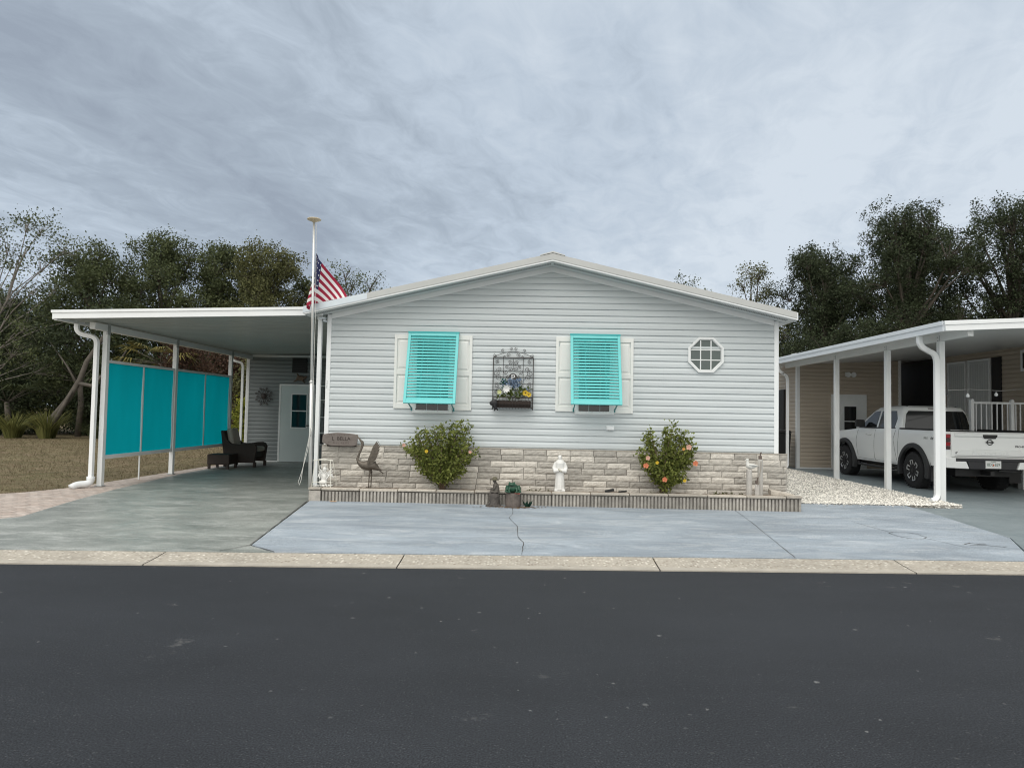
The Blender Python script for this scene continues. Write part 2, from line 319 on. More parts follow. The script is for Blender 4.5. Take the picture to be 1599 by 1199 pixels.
def pebble_mat(name, cols, scale, rough=.85, mortar=(.42, .38, .32)):
    m, N, L, b = nodes(name); tc = N.new('ShaderNodeTexCoord'); vo = N.new('ShaderNodeTexVoronoi'); vo.inputs['Scale'].default_value = scale; L.new(tc.outputs['Object'], vo.inputs['Vector'])
    sp = N.new('ShaderNodeSeparateColor'); L.new(vo.outputs['Color'], sp.inputs[0]); rp = N.new('ShaderNodeValToRGB'); L.new(sp.outputs[0], rp.inputs[0])
    e = rp.color_ramp; e.elements[0].color = (*cols[0], 1); e.elements[1].color = (*cols[-1], 1)
    for i, c in enumerate(cols[1:-1]): k = e.elements.new((i+1)/(len(cols)-1)); k.color = (*c, 1)
    r = N.new('ShaderNodeMapRange'); r.inputs[1].default_value = .25; r.inputs[2].default_value = .6; L.new(vo.outputs['Distance'], r.inputs[0])
    q = N.new('ShaderNodeMix'); q.data_type = 'RGBA'; L.new(r.outputs[0], q.inputs[0]); L.new(rp.outputs[0], q.inputs[6]); q.inputs[7].default_value = (*mortar, 1)
    n = N.new('ShaderNodeTexNoise'); n.inputs['Scale'].default_value = 1.6; n.inputs['Detail'].default_value = 5; L.new(tc.outputs['Object'], n.inputs['Vector'])
    r2 = N.new('ShaderNodeMapRange'); r2.inputs[1].default_value = .3; r2.inputs[2].default_value = .7; r2.inputs[3].default_value = .84; r2.inputs[4].default_value = 1.12; L.new(n.outputs[0], r2.inputs[0])
    s = N.new('ShaderNodeVectorMath'); s.operation = 'SCALE'; L.new(q.outputs[2], s.inputs[0]); L.new(r2.outputs[0], s.inputs[3]); L.new(s.outputs[0], b.inputs['Base Color'])
    bp = N.new('ShaderNodeBump'); bp.inputs['Strength'].default_value = .8; bp.inputs['Distance'].default_value = .008; bp.invert = True; L.new(vo.outputs['Distance'], bp.inputs['Height']); L.new(bp.outputs[0], b.inputs['Normal'])
    b.inputs['Roughness'].default_value = rough; return m
KERB = pebble_mat('exposed_aggregate', [(.23, .195, .155), (.44, .40, .335), (.33, .29, .235), (.70, .66, .58), (.38, .335, .27)], 32)
KERBS = mat('kerb_cement', (.42, .385, .33), .9, .16, 5, .4, 60, var2=.1, vs2=60)
GRAVB = pebble_mat('white_stone_bed', [(.42, .40, .36), (.66, .64, .60), (.52, .49, .44), (.74, .73, .70)], 26, mortar=(.30, .28, .25))
PEB = mat('white_pebble', (.68, .655, .60), .8, tint=.32)
def paver_mat():
    m, N, L, b = nodes('brick_pavers'); tc = N.new('ShaderNodeTexCoord'); mp = N.new('ShaderNodeMapping'); mp.inputs['Rotation'].default_value = (0, 0, R(8)); L.new(tc.outputs['Object'], mp.inputs[0])
    br = N.new('ShaderNodeTexBrick'); L.new(mp.outputs[0], br.inputs['Vector']); br.inputs['Scale'].default_value = 1; br.inputs['Brick Width'].default_value = .22; br.inputs['Row Height'].default_value = .11
    br.inputs['Mortar Size'].default_value = .006; br.inputs['Color1'].default_value = (.44, .36, .31, 1); br.inputs['Color2'].default_value = (.54, .47, .42, 1); br.inputs['Mortar'].default_value = (.20, .17, .15, 1); br.inputs['Bias'].default_value = 0
    n = N.new('ShaderNodeTexNoise'); n.inputs['Scale'].default_value = 14; n.inputs['Detail'].default_value = 6; L.new(tc.outputs['Object'], n.inputs['Vector'])
    r2 = N.new('ShaderNodeMapRange'); r2.inputs[1].default_value = .3; r2.inputs[2].default_value = .7; r2.inputs[3].default_value = .8; r2.inputs[4].default_value = 1.2; L.new(n.outputs[0], r2.inputs[0])
    s = N.new('ShaderNodeVectorMath'); s.operation = 'SCALE'; L.new(br.outputs[0], s.inputs[0]); L.new(r2.outputs[0], s.inputs[3]); L.new(s.outputs[0], b.inputs['Base Color']); b.inputs['Roughness'].default_value = .85
    bp = N.new('ShaderNodeBump'); bp.inputs['Strength'].default_value = .6; bp.inputs['Distance'].default_value = .006; bp.invert = True; L.new(br.outputs['Fac'], bp.inputs['Height']); L.new(bp.outputs[0], b.inputs['Normal']); return m
PAVER = paver_mat()
LAWN = concrete('dry_lawn', (.175, .135, .088), (.130, .118, .062), .95, (1, 1, 1), .35, (.235, .185, .125), .1)
STONE = mat('split_face_stone', (.50, .470, .422), .9, .18, 14, .5, 45, tint=.26, var2=.12, vs2=60)
MORTAR = mat('stone_mortar', (.10, .09, .08), .95, .2, 20)
rng = random.Random(7)
# ================================================================ ground
def yk(x): return 6.84+.0605*x           # street side of the kerb
def gz(x, y):                            # ground height
    t = max(0, min(1, (y-yk(x)-.42)/3.4)); return .05+.065*t
def sheet(name, poly, mat_, zoff, thick=.0, kind='structure', cell=.6, parent=None, zf=gz):
    # a polygon laid on the ground as a fine sheet that follows its slope, with a skirt downwards
    bm = bmesh.new(); bm.faces.new([bm.verts.new((p[0], p[1], 0)) for p in poly])
    xs = [p[0] for p in poly]; ys = [p[1] for p in poly]
    for ax, lo, hi in ((0, min(xs), max(xs)), (1, min(ys), max(ys))):
        n = int((hi-lo)/cell)
        for i in range(1, n+1):
            co = [0, 0, 0]; co[ax] = lo+(hi-lo)*i/(n+1); no = [0, 0, 0]; no[ax] = 1
            bmesh.ops.bisect_plane(bm, geom=bm.verts[:]+bm.edges[:]+bm.faces[:], plane_co=co, plane_no=no)
    for v in bm.verts: v.co.z = zf(v.co.x, v.co.y)+zoff
    if thick:
        be = [e for e in bm.edges if e.is_boundary]; r = bmesh.ops.extrude_edge_only(bm, edges=be)
        for v in [g for g in r['geom'] if isinstance(g, bmesh.types.BMVert)]: v.co.z -= thick
    bmesh.ops.recalc_face_normals(bm, faces=bm.faces)
    me = bpy.data.meshes.new(name); bm.to_mesh(me); bm.free(); me.materials.append(mat_)
    o = bpy.data.objects.new(name, me); COL.objects.link(o); ORG[o] = Vector((0, 0, 0))
    up_ = sum(p.normal.z*p.area for p in me.polygons)
    if up_ < 0: me.flip_normals()
    if parent: o.parent = parent
    elif kind: o['kind'] = kind
    return o
def flat(name, pts, mat_): return MB().add([(x, y, z) for x, y, z in pts], [tuple(range(len(pts)))]).build(name, mat_)
tag(flat('road', [(-180, yk(-180)-9, 0), (180, yk(180)-9, 0), (180, yk(180)+.06, 0), (-180, yk(-180)+.06, 0)], ROAD), kind='structure')
tag(flat('verge', [(-180, yk(-180)-120, -.01), (180, yk(180)-120, -.01), (180, yk(180)-8.9, -.01), (-180, yk(-180)-8.9, -.01)], LAWN), kind='structure')
m = MB(); xs = [-180, -60, -30]+[-24+i*2. for i in range(25)]+[40, 70, 180]; off = [.30, .8, 1.6, 2.6, 3.6, 6, 10, 20, 60, 260]
for i in range(len(xs)-1):
    for j in range(len(off)-1):
        q = [(xs[i], off[j]), (xs[i+1], off[j]), (xs[i+1], off[j+1]), (xs[i], off[j+1])]
        m.add([(x, yk(x)+o_, gz(x, yk(x)+o_)-(.022 if x < 7.5 else .075)) for x, o_ in q], [(0, 1, 2, 3)])
tag(m.build('lawn', LAWN), kind='structure')
# kerb: gently dished concrete strip in lengths with open joints
joints = [-26, -23, -20, -17, -14, -11, -8.2, -5.9, -3.72, -1.27, 1.34, 3.95, 6.9, 10, 13, 16, 19, 22, 25]
m = MB(); m2 = MB()
for a, b in zip(joints[:-1], joints[1:]):
    n = 6
    for k in range(n):
        x0 = a+.006+(b-a-.012)*k/n; x1 = a+.006+(b-a-.012)*(k+1)/n
        prof = [(.0, .0), (.0, .012), (.10, .018)]
        for (p, q) in zip(prof[:-1], prof[1:]):
            m2.add([(x0, yk(x0)+p[0], p[1]), (x1, yk(x1)+p[0], p[1]), (x1, yk(x1)+q[0], q[1]), (x0, yk(x0)+q[0], q[1])], [(0, 1, 2, 3)])
        prof = [(.10, .018), (.25, .03), (.42, .05), (.43, .02)]
        for (p, q) in zip(prof[:-1], prof[1:]):
            m.add([(x0, yk(x0)+p[0], p[1]), (x1, yk(x1)+p[0], p[1]), (x1, yk(x1)+q[0], q[1]), (x0, yk(x0)+q[0], q[1])], [(0, 1, 2, 3)])
ko = tag(m.build('kerb', KERB), kind='structure'); m2.build('gutter_lip', KERBS, ko)
m = MB(); m.add([(-26, yk(-26)+.01, .004), (25, yk(25)+.01, .004), (25, yk(25)+.42, .012), (-26, yk(-26)+.42, .012)], [(0, 1, 2, 3)]); m.build('joint_bed', mat('joint_dirt', (.05, .043, .036), .9), ko)
KB = .435
# carport slab, paver strip, blue pad, neighbour slab
sheet('driveway', [(-16, yk(-16)+KB), (-9.6, yk(-9.6)+KB), (-2.62, yk(-2.62)+KB), (-3.0, 7.42), (-3.412, 10.56), (-3.43, 18.3), (-7.55, 18.3), (-7.40, 14.5), (-7.05, 11.6), (-6.55, 8.75), (-7.1, 8.2), (-16, yk(-16)+KB+.25)], DRIVE, .0, .05)
sheet('paver_path', [(-8.2, 10.9), (-7.9, 11.7), (-7.72, 18.6), (-7.555, 18.6), (-7.405, 14.5), (-7.055, 11.6), (-6.555, 8.75), (-7.1, 8.2), (-16, 7.1), (-16, 8.7), (-9.6, 9.5)], PAVER, -.004, .03)
pad = sheet('parking_pad', [(-2.61, yk(-2.61)+KB), (5.62, yk(5.62)+KB), (5.72, 8.05), (6.16, 8.93), (6.36, 11.68), (4.1, 11.68), (-3.402, 10.75), (-2.985, 7.42)], PAD, .004, .05)
nd = lambda x, y: .05+.022*max(0, min(1, (y-yk(x)-.42)/3.4))
sheet('neighbour_driveway', [(5.63, yk(5.63)+KB), (17, yk(17)+KB), (17, 24), (7.4, 24), (7.32, 11.70), (6.37, 11.66), (6.172, 8.93), (5.735, 8.05)], NDRIVE, .02, .05, zf=nd)
CRK = mat('crack_dirt', (.07, .065, .06), .95)
def strip(pts, w, parent, name='crack', mt=CRK, zo=.0065, zf=gz):
    m = MB(); k = len(pts); P = []
    for i in range(k-1):
        n = max(2, int(math.dist(pts[i], pts[i+1])/.12))
        for j in range(n): t = j/n; P.append((pts[i][0]*(1-t)+pts[i+1][0]*t, pts[i][1]*(1-t)+pts[i+1][1]*t))
    P.append(pts[-1]); vs = []
    for i, p in enumerate(P):
        d = Vector((P[min(i+1, len(P)-1)][0]-P[max(i-1, 0)][0], P[min(i+1, len(P)-1)][1]-P[max(i-1, 0)][1])).normalized(); q = Vector((-d.y, d.x))*w*rng.uniform(.5, 1.4)/2
        jx, jy = rng.uniform(-1, 1)*w*.6, rng.uniform(-1, 1)*w*.6
        for s_ in (-1, 1):
            x, y = p[0]+jx+q.x*s_, p[1]+jy+q.y*s_; vs.append((x, y, zf(x, y)+zo))
    m.add(vs, [(2*i, 2*i+1, 2*i+3, 2*i+2) for i in range(len(P)-1)]); return m.build(name, mt, parent)
strip([(-.225, 10.62), (-.20, 9.9), (-.24, 9.5), (-.12, 8.9), (-.10, 8.2), (-.03, 7.9), (-.045, 7.30)], .008, pad)
strip([(3.22, 10.84), (3.12, 9.6), (3.02, 8.7), (2.89, 7.47)], .008, pad)
strip([(4.72, 8.85), (4.70, 9.05), (4.80, 9.14), (4.97, 9.14), (5.06, 9.02), (5.05, 8.82), (4.95, 8.72), (4.80, 8.72), (4.72, 8.85)], .009, pad, 'cover_rim')
strip([(5.28, 8.42), (5.40, 8.52), (5.46, 8.47), (5.58, 8.50)], .016, pad); strip([(5.33, 8.40), (5.50, 8.42), (5.68, 8.33), (5.74, 8.36)], .012, pad)
strip([(4.62, 9.9), (4.70, 9.4), (4.76, 9.12)], .006, pad); strip([(5.02, 8.73), (5.2, 8.2)], .006, pad)
strip([(-3.4, 18.2), (-3.42, 10.62), (-3.0, 7.43), (-2.63, 7.14)], .009, pad, 'joint', zo=.008)
strip([(-3.0, 7.43), (-3.20, 7.12)], .01, pad, 'joint', zo=.008)
# gravel bed
grav_poly = [(4.15, 11.69), (6.36, 11.69), (7.31, 11.72), (7.39, 24), (4.12, 24)]
sheet('gravel_bed', grav_poly, GRAVB, .006, .03)
m = MB(); r2 = random.Random(3)
def pebble(m, x, y, z, s, rr):
    ang = rr.uniform(0, 6.3); ca, sa = math.cos(ang), math.sin(ang); e = [rr.uniform(.7, 1.25) for _ in range(6)]; fl = rr.uniform(.45, .8)
    pts = [(s*e[0], 0, 0), (0, s*e[1], 0), (-s*e[2], 0, 0), (0, -s*e[3], 0), (s*.15, s*.1, s*fl*e[4]), (0, 0, -s*fl*.6)]
    m.add([(x+p[0]*ca-p[1]*sa, y+p[0]*sa+p[1]*ca, z+p[2]) for p in pts], [(0, 1, 4), (1, 2, 4), (2, 3, 4), (3, 0, 4), (1, 0, 5), (2, 1, 5), (3, 2, 5), (0, 3, 5)], 0, rr.random())
for _ in range(26000):
    y = 11.68+(r2.random()**1.6)*9.5; x = r2.uniform(4.1, 7.36)
    if y < 11.75 and x > 6.4+r2.random()*.5: continue
    pebble(m, x, y, gz(x, y)+.012+r2.random()*.012, r2.uniform(.010, .023), r2)
for _ in range(60): pebble(m, r2.uniform(4.3, 7.2), 11.66-r2.random()**2*.25, .125, r2.uniform(.01, .02), r2)
for _ in range(300): pebble(m, r2.uniform(7.2, 7.45), r2.uniform(11.7, 19), .115, r2.uniform(.012, .028), r2)
tag(m.build('gravel', PEB), kind='stuff')
# dry grass blades over the lawn beside the carport
def blades(m, n, rx, ry, h, rr, cond=None, w=.012):
    for _ in range(n):
        x = rr.uniform(*rx); y = ry[0]+(ry[1]-ry[0])*rr.random()**1.5
        if cond and not cond(x, y): continue
        z = gz(x, y)-.03; a = rr.uniform(0, 6.3); hh = h*rr.uniform(.5, 1.3); lx, ly = rr.uniform(-.7, .7)*hh, rr.uniform(-.7, .7)*hh; ww = w*(1+(y-10)*.06)
        dx, dy = math.cos(a)*ww, math.sin(a)*ww
        m.add([(x-dx, y-dy, z), (x+dx, y+dy, z), (x+lx, y+ly, z+hh)], [(0, 1, 2)], 0, rr.random())
def pav_left(y): return np.interp(y, [8.6, 9.5, 10.9, 11.7, 18.6], [-16, -9.6, -8.2, -7.9, -7.72])
m = MB(); r3 = random.Random(5); blades(m, 75000, (-24, -7.7), (9.2, 30), .036, r3, lambda x, y: x < pav_left(y)-.02 and x > -1.05*y, .008)
tag(m.build('grass', DRYG, fix=False), kind='stuff')
# ================================================================ siding builder
def siding(m, p0, p1, z0, ztop, course, proud=.0175, joints=(), n=1, lip=True):
    a = Vector(p0); b = Vector(p1); d = (b-a); Lw = d.length; d.normalize(); nn = Vector((d.y, -d.x))
    def V(s, o, z): q = a+d*s+nn*o; return (q.x, q.y, z)
    zt = ztop if callable(ztop) else (lambda s: ztop)
    zmax = max(zt(Lw*i/200) for i in range(201)); k = 0; z = z0
    while z < zmax-1e-4:
        z1 = z+course; s0, s1 = 0., Lw
        # the sloped top clips the course at both ends
        ss = [Lw*i/400 for i in range(401) if zt(Lw*i/400) > z+.004]
        if not ss: break
        s0, s1 = ss[0], ss[-1]
        cuts = [s0]+sorted(j for (kk, j) in joints if kk == k and s0 < j < s1)+[s1]
        for ci, (u, w) in enumerate(zip(cuts[:-1], cuts[1:])):
            e = .0018*(ci % 2)
            pts = [u]+[Lw*i/40 for i in range(1, 40) if u < Lw*i/40 < w]+[w] if zt(u) < z1 or zt(w) < z1 or True else [u, w]
            for s_a, s_b in zip(pts[:-1], pts[1:]):
                ta, tb = min(z1, max(zt(s_a), z)), min(z1, max(zt(s_b), z)); zm = z+.016
                # face: bottom butt, short rounded nose then slope back to the wall
                m.add([V(s_a, -.0055, z), V(s_b, -.0055, z), V(s_b, proud+e, z+.003), V(s_a, proud+e, z+.003)], [(0, 1, 2, 3)])
                f = lambda zz: float(np.interp((zz-z)/course, [0, .56, 1], [1, .93, -.25]))*proud+e
                zk = z+.56*course; ka, kb = min(zk, ta), min(zk, tb)
                m.add([V(s_a, proud+e, z+.003), V(s_b, proud+e, z+.003), V(s_b, f(kb), kb), V(s_a, f(ka), ka)], [(0, 1, 2, 3)])
                if ta > zk+.001 or tb > zk+.001: m.add([V(s_a, f(ka), ka), V(s_b, f(kb), kb), V(s_b, f(tb), tb), V(s_a, f(ta), ta)], [(0, 1, 2, 3)])
        z = z1; k += 1
    return m
# ================================================================ THE HOUSE
HX0, HX1, HY, PKX = -3.385, 4.085, 11.3, .345
house = thing('mobile_home', 'light grey vinyl sided gable fronted home with turquoise awning shutters', 'house', (PKX, 11.3, .1))
def roofz(x): return 4.112-.2295*abs(x-PKX)
WALLTOP = lambda s: roofz(HX0+s)-.135
m = MB(); siding(m, (HX0, HY), (HX1, HY), .880, WALLTOP, .1046, joints=[(24, 4.05), (23, 4.05), (21, 6.1), (19, 6.1), (27, 3.1), (26, 3.1), (25, 3.1), (17, 1.6), (11, 5.6), (12, 5.6), (13, 5.6), (20, 5.35), (19, 5.35)])
m.build('gable_wall', SIDING, house, fix=False)
m = MB(); m.box(HX0+.004, HX1-.004, HY+.008, 29.9, .1, 3.0); m.prism([(HX0+.004, 3.0), (HX1-.004, 3.0), (HX1-.004, roofz(HX1)-.13), (PKX, roofz(PKX)-.13), (HX0+.004, roofz(HX0)-.13)], HY+.008, 29.9)
m.build('wall_core', mat('wall_core', (.5, .53, .53), .6), house)
for (x0, x1, nm) in ((HX0-.004, HX0+.068, 0), (HX1-.068, HX1+.004, 1)):
    m = MB(); xo = HX0 if nm == 0 else HX1
    zt = roofz(xo)-.12
    m.box(x0, x1, HY-.022, HY+.0, .90, zt); m.box(min(xo, x0) if nm == 0 else xo, xo if nm == 0 else x1, HY, HY+.08, .90, zt)
    m.build('corner_trim', TRIM, house, bevel=.004)
# roof deck, front edge trim, soffit and frieze
RY = 10.90
m = MB(); EL, ER = -3.675, 4.235
for (xa, xb) in ((EL, PKX), (PKX, ER)):
    za, zb = roofz(xa), roofz(xb)
    m.hexa([(xa, RY+.012, za-.03), (xb, RY+.012, zb-.03), (xb, 30.3, zb-.03), (xa, 30.3, za-.03), (xa, RY+.012, za), (xb, RY+.012, zb), (xb, 30.3, zb), (xa, 30.3, za)])
    n = 11
    for i in range(1, n):   # standing seams
        t = i/n; x = xa+(xb-xa)*t
        m.box(x-.012, x+.012, RY+.012, 30.3, roofz(x)-.002, roofz(x)+.022)
m.build('roof', ROOFM, house, fix=True)
def edge(xa, xb, y0, y1, zo0, zo1):
    za, zb = roofz(xa), roofz(xb)
    return [(xa, y0, za+zo0), (xb, y0, zb+zo0), (xb, y1, zb+zo0), (xa, y1, za+zo0), (xa, y0, za+zo1), (xb, y0, zb+zo1), (xb, y1, zb+zo1), (xa, y1, za+zo1)]
m = MB(); m.hexa(edge(-2.66, PKX, RY-.012, RY+.010, -.085, .012)); m.hexa(edge(PKX, ER, RY-.012, RY+.010, -.085, .012))
m.build('rake_edge', mat('rake_metal', (.50, .51, .50), .4, .05, 3, metal=.1), house)
m = MB(); m.hexa(edge(EL, -2.64, RY-.016, RY+.009, -.088, .016)); m.build('rake_flashing', GALV, house)
m = MB(); m.hexa(edge(EL, PKX, RY-.006, RY+.03, -.112, -.0885)); m.hexa(edge(PKX, ER, RY-.006, RY+.03, -.112, -.0885)); m.build('rake_bead', TRIM, house)
m = MB(); m.hexa(edge(EL+.02, PKX, RY+.03, HY+.002, -.122, -.108)); m.hexa(edge(PKX, ER-.02, RY+.03, HY+.002, -.122, -.108))
m.build('soffit', SOFFIT, house)
m = MB()
for (xa, xb) in ((EL+.1, PKX-.02), (PKX+.02, ER-.1)):      # vent slots of the soffit
    n = 150
    for i in range(n):
        x = xa+(xb-xa)*(i+.5)/n; dx = (xb-xa)/n*.28
        m.hexa(edge(x-dx, x+dx, RY+.09, RY+.20, -.1235, -.1222))
m.build('soffit_vent', mat('vent_dark', (.10, .11, .11), .8), house)
m = MB(); m.hexa(edge(HX0+.075, PKX, HY-.030, HY-.003, -.208, -.123)); m.hexa(edge(PKX, HX1-.075, HY-.030, HY-.003, -.208, -.123)); m.build('frieze_trim', TRIM, house)
m = MB(); q = .2
m.hexa([(PKX-q, RY-.02, roofz(PKX-q)+.017), (PKX, RY-.02, roofz(PKX)+.02), (PKX, 30.3, roofz(PKX)+.02), (PKX-q, 30.3, roofz(PKX-q)+.017), (PKX-q, RY-.02, roofz(PKX-q)+.03), (PKX, RY-.02, roofz(PKX)+.045), (PKX, 30.3, roofz(PKX)+.045), (PKX-q, 30.3, roofz(PKX-q)+.03)])
m.hexa([(PKX, RY-.02, roofz(PKX)+.02), (PKX+q, RY-.02, roofz(PKX+q)+.017), (PKX+q, 30.3, roofz(PKX+q)+.017), (PKX, 30.3, roofz(PKX)+.02), (PKX, RY-.02, roofz(PKX)+.045), (PKX+q, RY-.02, roofz(PKX+q)+.03), (PKX+q, 30.3, roofz(PKX+q)+.03), (PKX, 30.3, roofz(PKX)+.045)])
m.build('ridge_cap', ROOFM, house)
m = MB(); m.hexa([(ER, RY, roofz(ER)-.115), (ER+.02, RY, roofz(ER)-.115), (ER+.02, 30.3, roofz(ER)-.115), (ER, 30.3, roofz(ER)-.115), (ER, RY, roofz(ER)+.01), (ER+.02, RY, roofz(ER)+.005), (ER+.02, 30.3, roofz(ER)+.005), (ER, 30.3, roofz(ER)+.01)])
m.box(HX1, ER, HY+.0025, 30, roofz(ER)-.12, roofz(ER)-.10); m.build('eave_fascia', TRIM, house)
# stone veneer skirt
m = MB(); mb = MB(); sr = random.Random(11); ch = .0985; SX0, SX1 = HX0-.02, HX1+.13
mb.box(SX0+.01, SX1-.01, HY-.055, HY+.2, .1, .945); z = .2655
from mathutils import noise as mnoise
row = 0
while z < .94:
    x = SX0-sr.uniform(0, .36); z1 = min(z+ch, .955)
    while x < SX1:
        w = sr.uniform(.36, .392) if sr.random() < .9 else sr.uniform(.18, .25); xa, xb = max(x, SX0), min(x+w-.007, SX1)
        if xb-xa > .03:
            tint = min(1, max(0, sr.gauss(.42, .16) if sr.random() < .8 else sr.gauss(.85, .1))); nx = max(2, int((xb-xa)/.035)); nz = 4; vs = []; seed = sr.uniform(0, 99)
            for j in range(nz+1):
                for i in range(nx+1):
                    u, v_ = i/nx, j/nz; px, pz = xa+(xb-xa)*u, z+.003+(z1-z-.006)*v_
                    ed = min(u*(xb-xa), (1-u)*(xb-xa), v_*(z1-z), (1-v_)*(z1-z)); dome = .010 if ed > .004 else 0.
                    nzv = mnoise.noise(Vector((px*14, pz*18, seed)))*.010+mnoise.noise(Vector((px*40, pz*45, seed)))*.006
                    vs.append((px, HY-.062-dome-(nzv if ed > .004 else 0), pz))
            W_ = nx+1; fs = [(j*W_+i, j*W_+i+1, (j+1)*W_+i+1, (j+1)*W_+i) for j in range(nz) for i in range(nx)]
            b0 = len(vs); rim = [i for i in range(W_)]+[j*W_+nx for j in range(1, nz+1)]+[nz*W_+i for i in range(nx-1, -1, -1)]+[j*W_ for j in range(nz-1, 0, -1)]
            for i in rim: vs.append((vs[i][0], HY-.03, vs[i][2]))
            fs += [(rim[i], b0+i, b0+(i+1) % len(rim), rim[(i+1) % len(rim)]) for i in range(len(rim))]
            m.add(vs, fs, 0, tint)
        x += w
    z += ch; row += 1
sk = m.build('stone_skirt', STONE, house, fix=True); mb.build('mortar_backing', MORTAR, sk)
# returning end of the skirt on the right
m = MB(); zz = .2655; i = 0
while zz < .94:
    for ya, yb in ((HY-.04, HY+.16), (HY+.17, HY+.42)) if i % 2 else ((HY-.04, HY+.28), (HY+.29, HY+.42)):
        m.box(SX1-.02, SX1+.012, ya, yb, zz+.005, min(zz+ch, .955)-.005, 0, sr.random())
    zz += ch; i += 1
m.build('skirt_return', STONE, house, bevel=.008)
m = MB(); m.box(SX0+.01, SX1+.0, HY-.07, HY-.016, .952, .968); m.build('skirt_cap', CAPS, house)
# shutters and windows
def panel_shutter(x0, x1, z0, z1):
    m = MB(); y0, y1 = HY-.040, HY-.006
    m.box(x0, x0+.045, y0, y1, z0, z1); m.box(x1-.045, x1, y0, y1, z0, z1); zm = z0+(z1-z0)*.49
    for a, b in ((z0, z0+.085), (zm-.04, zm+.04), (z1-.075, z1)): m.box(x0+.045, x1-.045, y0, y1, a, b)
    m.box(x0+.045, x1-.045, y1-.012, y1-.001, z0+.05, z1-.05)
    for a, b in ((z0+.10, zm-.055), (zm+.055, z1-.09)):
        m.hexa([(x0+.062, y1-.012, a), (x1-.062, y1-.012, a), (x1-.062, y1-.012, b), (x0+.062, y1-.012, b), (x0+.085, y0+.008, a+.03), (x1-.085, y0+.008, a+.03), (x1-.085, y0+.008, b-.03), (x0+.085, y0+.008, b-.03)])
    return m.build('panel_shutter', CREAM, house, bevel=.003)
def window(x0, x1, z0, z1):
    fr = MB(); y0, y1 = HY-.045, HY-.002
    for a in ((x0, x0+.05, z0, z1), (x1-.05, x1, z0, z1), (x0+.05, x1-.05, z0, z0+.05), (x0+.05, x1-.05, z1-.05, z1), (x0+.05, x1-.05, (z0+z1)/2-.02, (z0+z1)/2+.02)): fr.box(a[0], a[1], y0, y1, a[2], a[3])
    w = fr.build('window', WHITE, house, bevel=.003)
    g = MB(); g.box(x0+.05, x1-.05, HY-.022, HY-.016, z0+.05, z1-.05); g.build('pane', DARKGLASS, w)
    mm = MB()
    for i in (1, 2): xx = x0+.05+(x1-x0-.1)*i/3; mm.box(xx-.006, xx+.006, HY-.027, HY-.0222, z0+.05, z1-.05)
    mm.build('muntin', mat('grey_muntin', (.35, .36, .36), .5), w)
def awning_shutter(x0, x1, zt, zb, yb):
    A = Vector((0, HY-.085, zt)); B = Vector((0, yb, zb)); d = (B-A); Ls = d.length; d.normalize(); nrm = Vector((0, d.z, -d.y))
    if nrm.y > 0: nrm = -nrm
    def P(x, s, o): q = A+d*s+nrm*o; return (x, q.y, q.z)
    def slab(m, xa, xb, s0, s1, o0, o1): m.hexa([P(xa, s0, o0), P(xb, s0, o0), P(xb, s1, o0), P(xa, s1, o0), P(xa, s0, o1), P(xb, s0, o1), P(xb, s1, o1), P(xa, s1, o1)])
    m = MB(); slab(m, x0, x0+.045, 0, Ls, -.02, .02); slab(m, x1-.045, x1, 0, Ls, -.02, .02); slab(m, x0+.045, x1-.045, 0, .05, -.02, .02); slab(m, x0+.045, x1-.045, Ls-.065, Ls, -.02, .02)
    fr = m.build('awning_shutter', TURQ, house, bevel=.004)
    m = MB(); n = 21; s0, s1 = .05, Ls-.065
    for i in range(n):
        s = s0+(s1-s0)*(i+.5)/n; h = (s1-s0)/n*.45
        # tilted louvre: lower edge thrown forward
        q = [(s-h, -.015), (s-h+.004, -.019), (s+h+.004, .012), (s+h, .016)]
        m.hexa([P(x0+.043, q[0][0], q[0][1]), P(x1-.043, q[0][0], q[0][1]), P(x1-.043, q[1][0], q[1][1]), P(x0+.043, q[1][0], q[1][1]), P(x0+.043, q[3][0], q[3][1]), P(x1-.043, q[3][0], q[3][1]), P(x1-.043, q[2][0], q[2][1]), P(x0+.043, q[2][0], q[2][1])])
    m.build('louvre', TURQ, fr, bevel=0)
    m = MB(); slab(m, x0+.30*(x1-x0)-.012, x0+.30*(x1-x0)+.012, .05, Ls-.065, -.032, -.021); slab(m, x0+.70*(x1-x0)-.012, x0+.70*(x1-x0)+.012, .05, Ls-.065, -.032, -.021); m.build('tilt_bar', TURQ, fr)
    m = MB(); m.box(x0-.006, x1+.006, HY-.11, HY-.045, zt+.002, zt+.030); m.build('hinge_rail', mat('turquoise_rail', (.05, .42, .43), .42), fr)
    for x in (x0+.07, x1-.07):
        m = MB(); m.tube([(x, HY-.02, zb-.09), (x, yb+.02, zb+.02)], .011, 6); m.tube([(x, HY-.03, zb-.115), (x, HY-.03, zb-.055)], .018, 8); m.build('support_arm', TEAL, fr)
for (xs_, zt, zb) in (((-2.245, -1.862, -1.335, -.95, -1.945, -1.25, -2.005, -1.17), 2.835, 1.672), ((.437, .82, 1.325, 1.712, .735, 1.425, .667, 1.482), 2.838, 1.702)):
    panel_shutter(xs_[0], xs_[1], 1.59, 2.82); panel_shutter(xs_[2], xs_[3], 1.575, 2.815)
    window(xs_[4]+.02, xs_[5]-.02, zb-.155, 2.79); awning_shutter(xs_[6], xs_[7], zt, zb, 10.85)
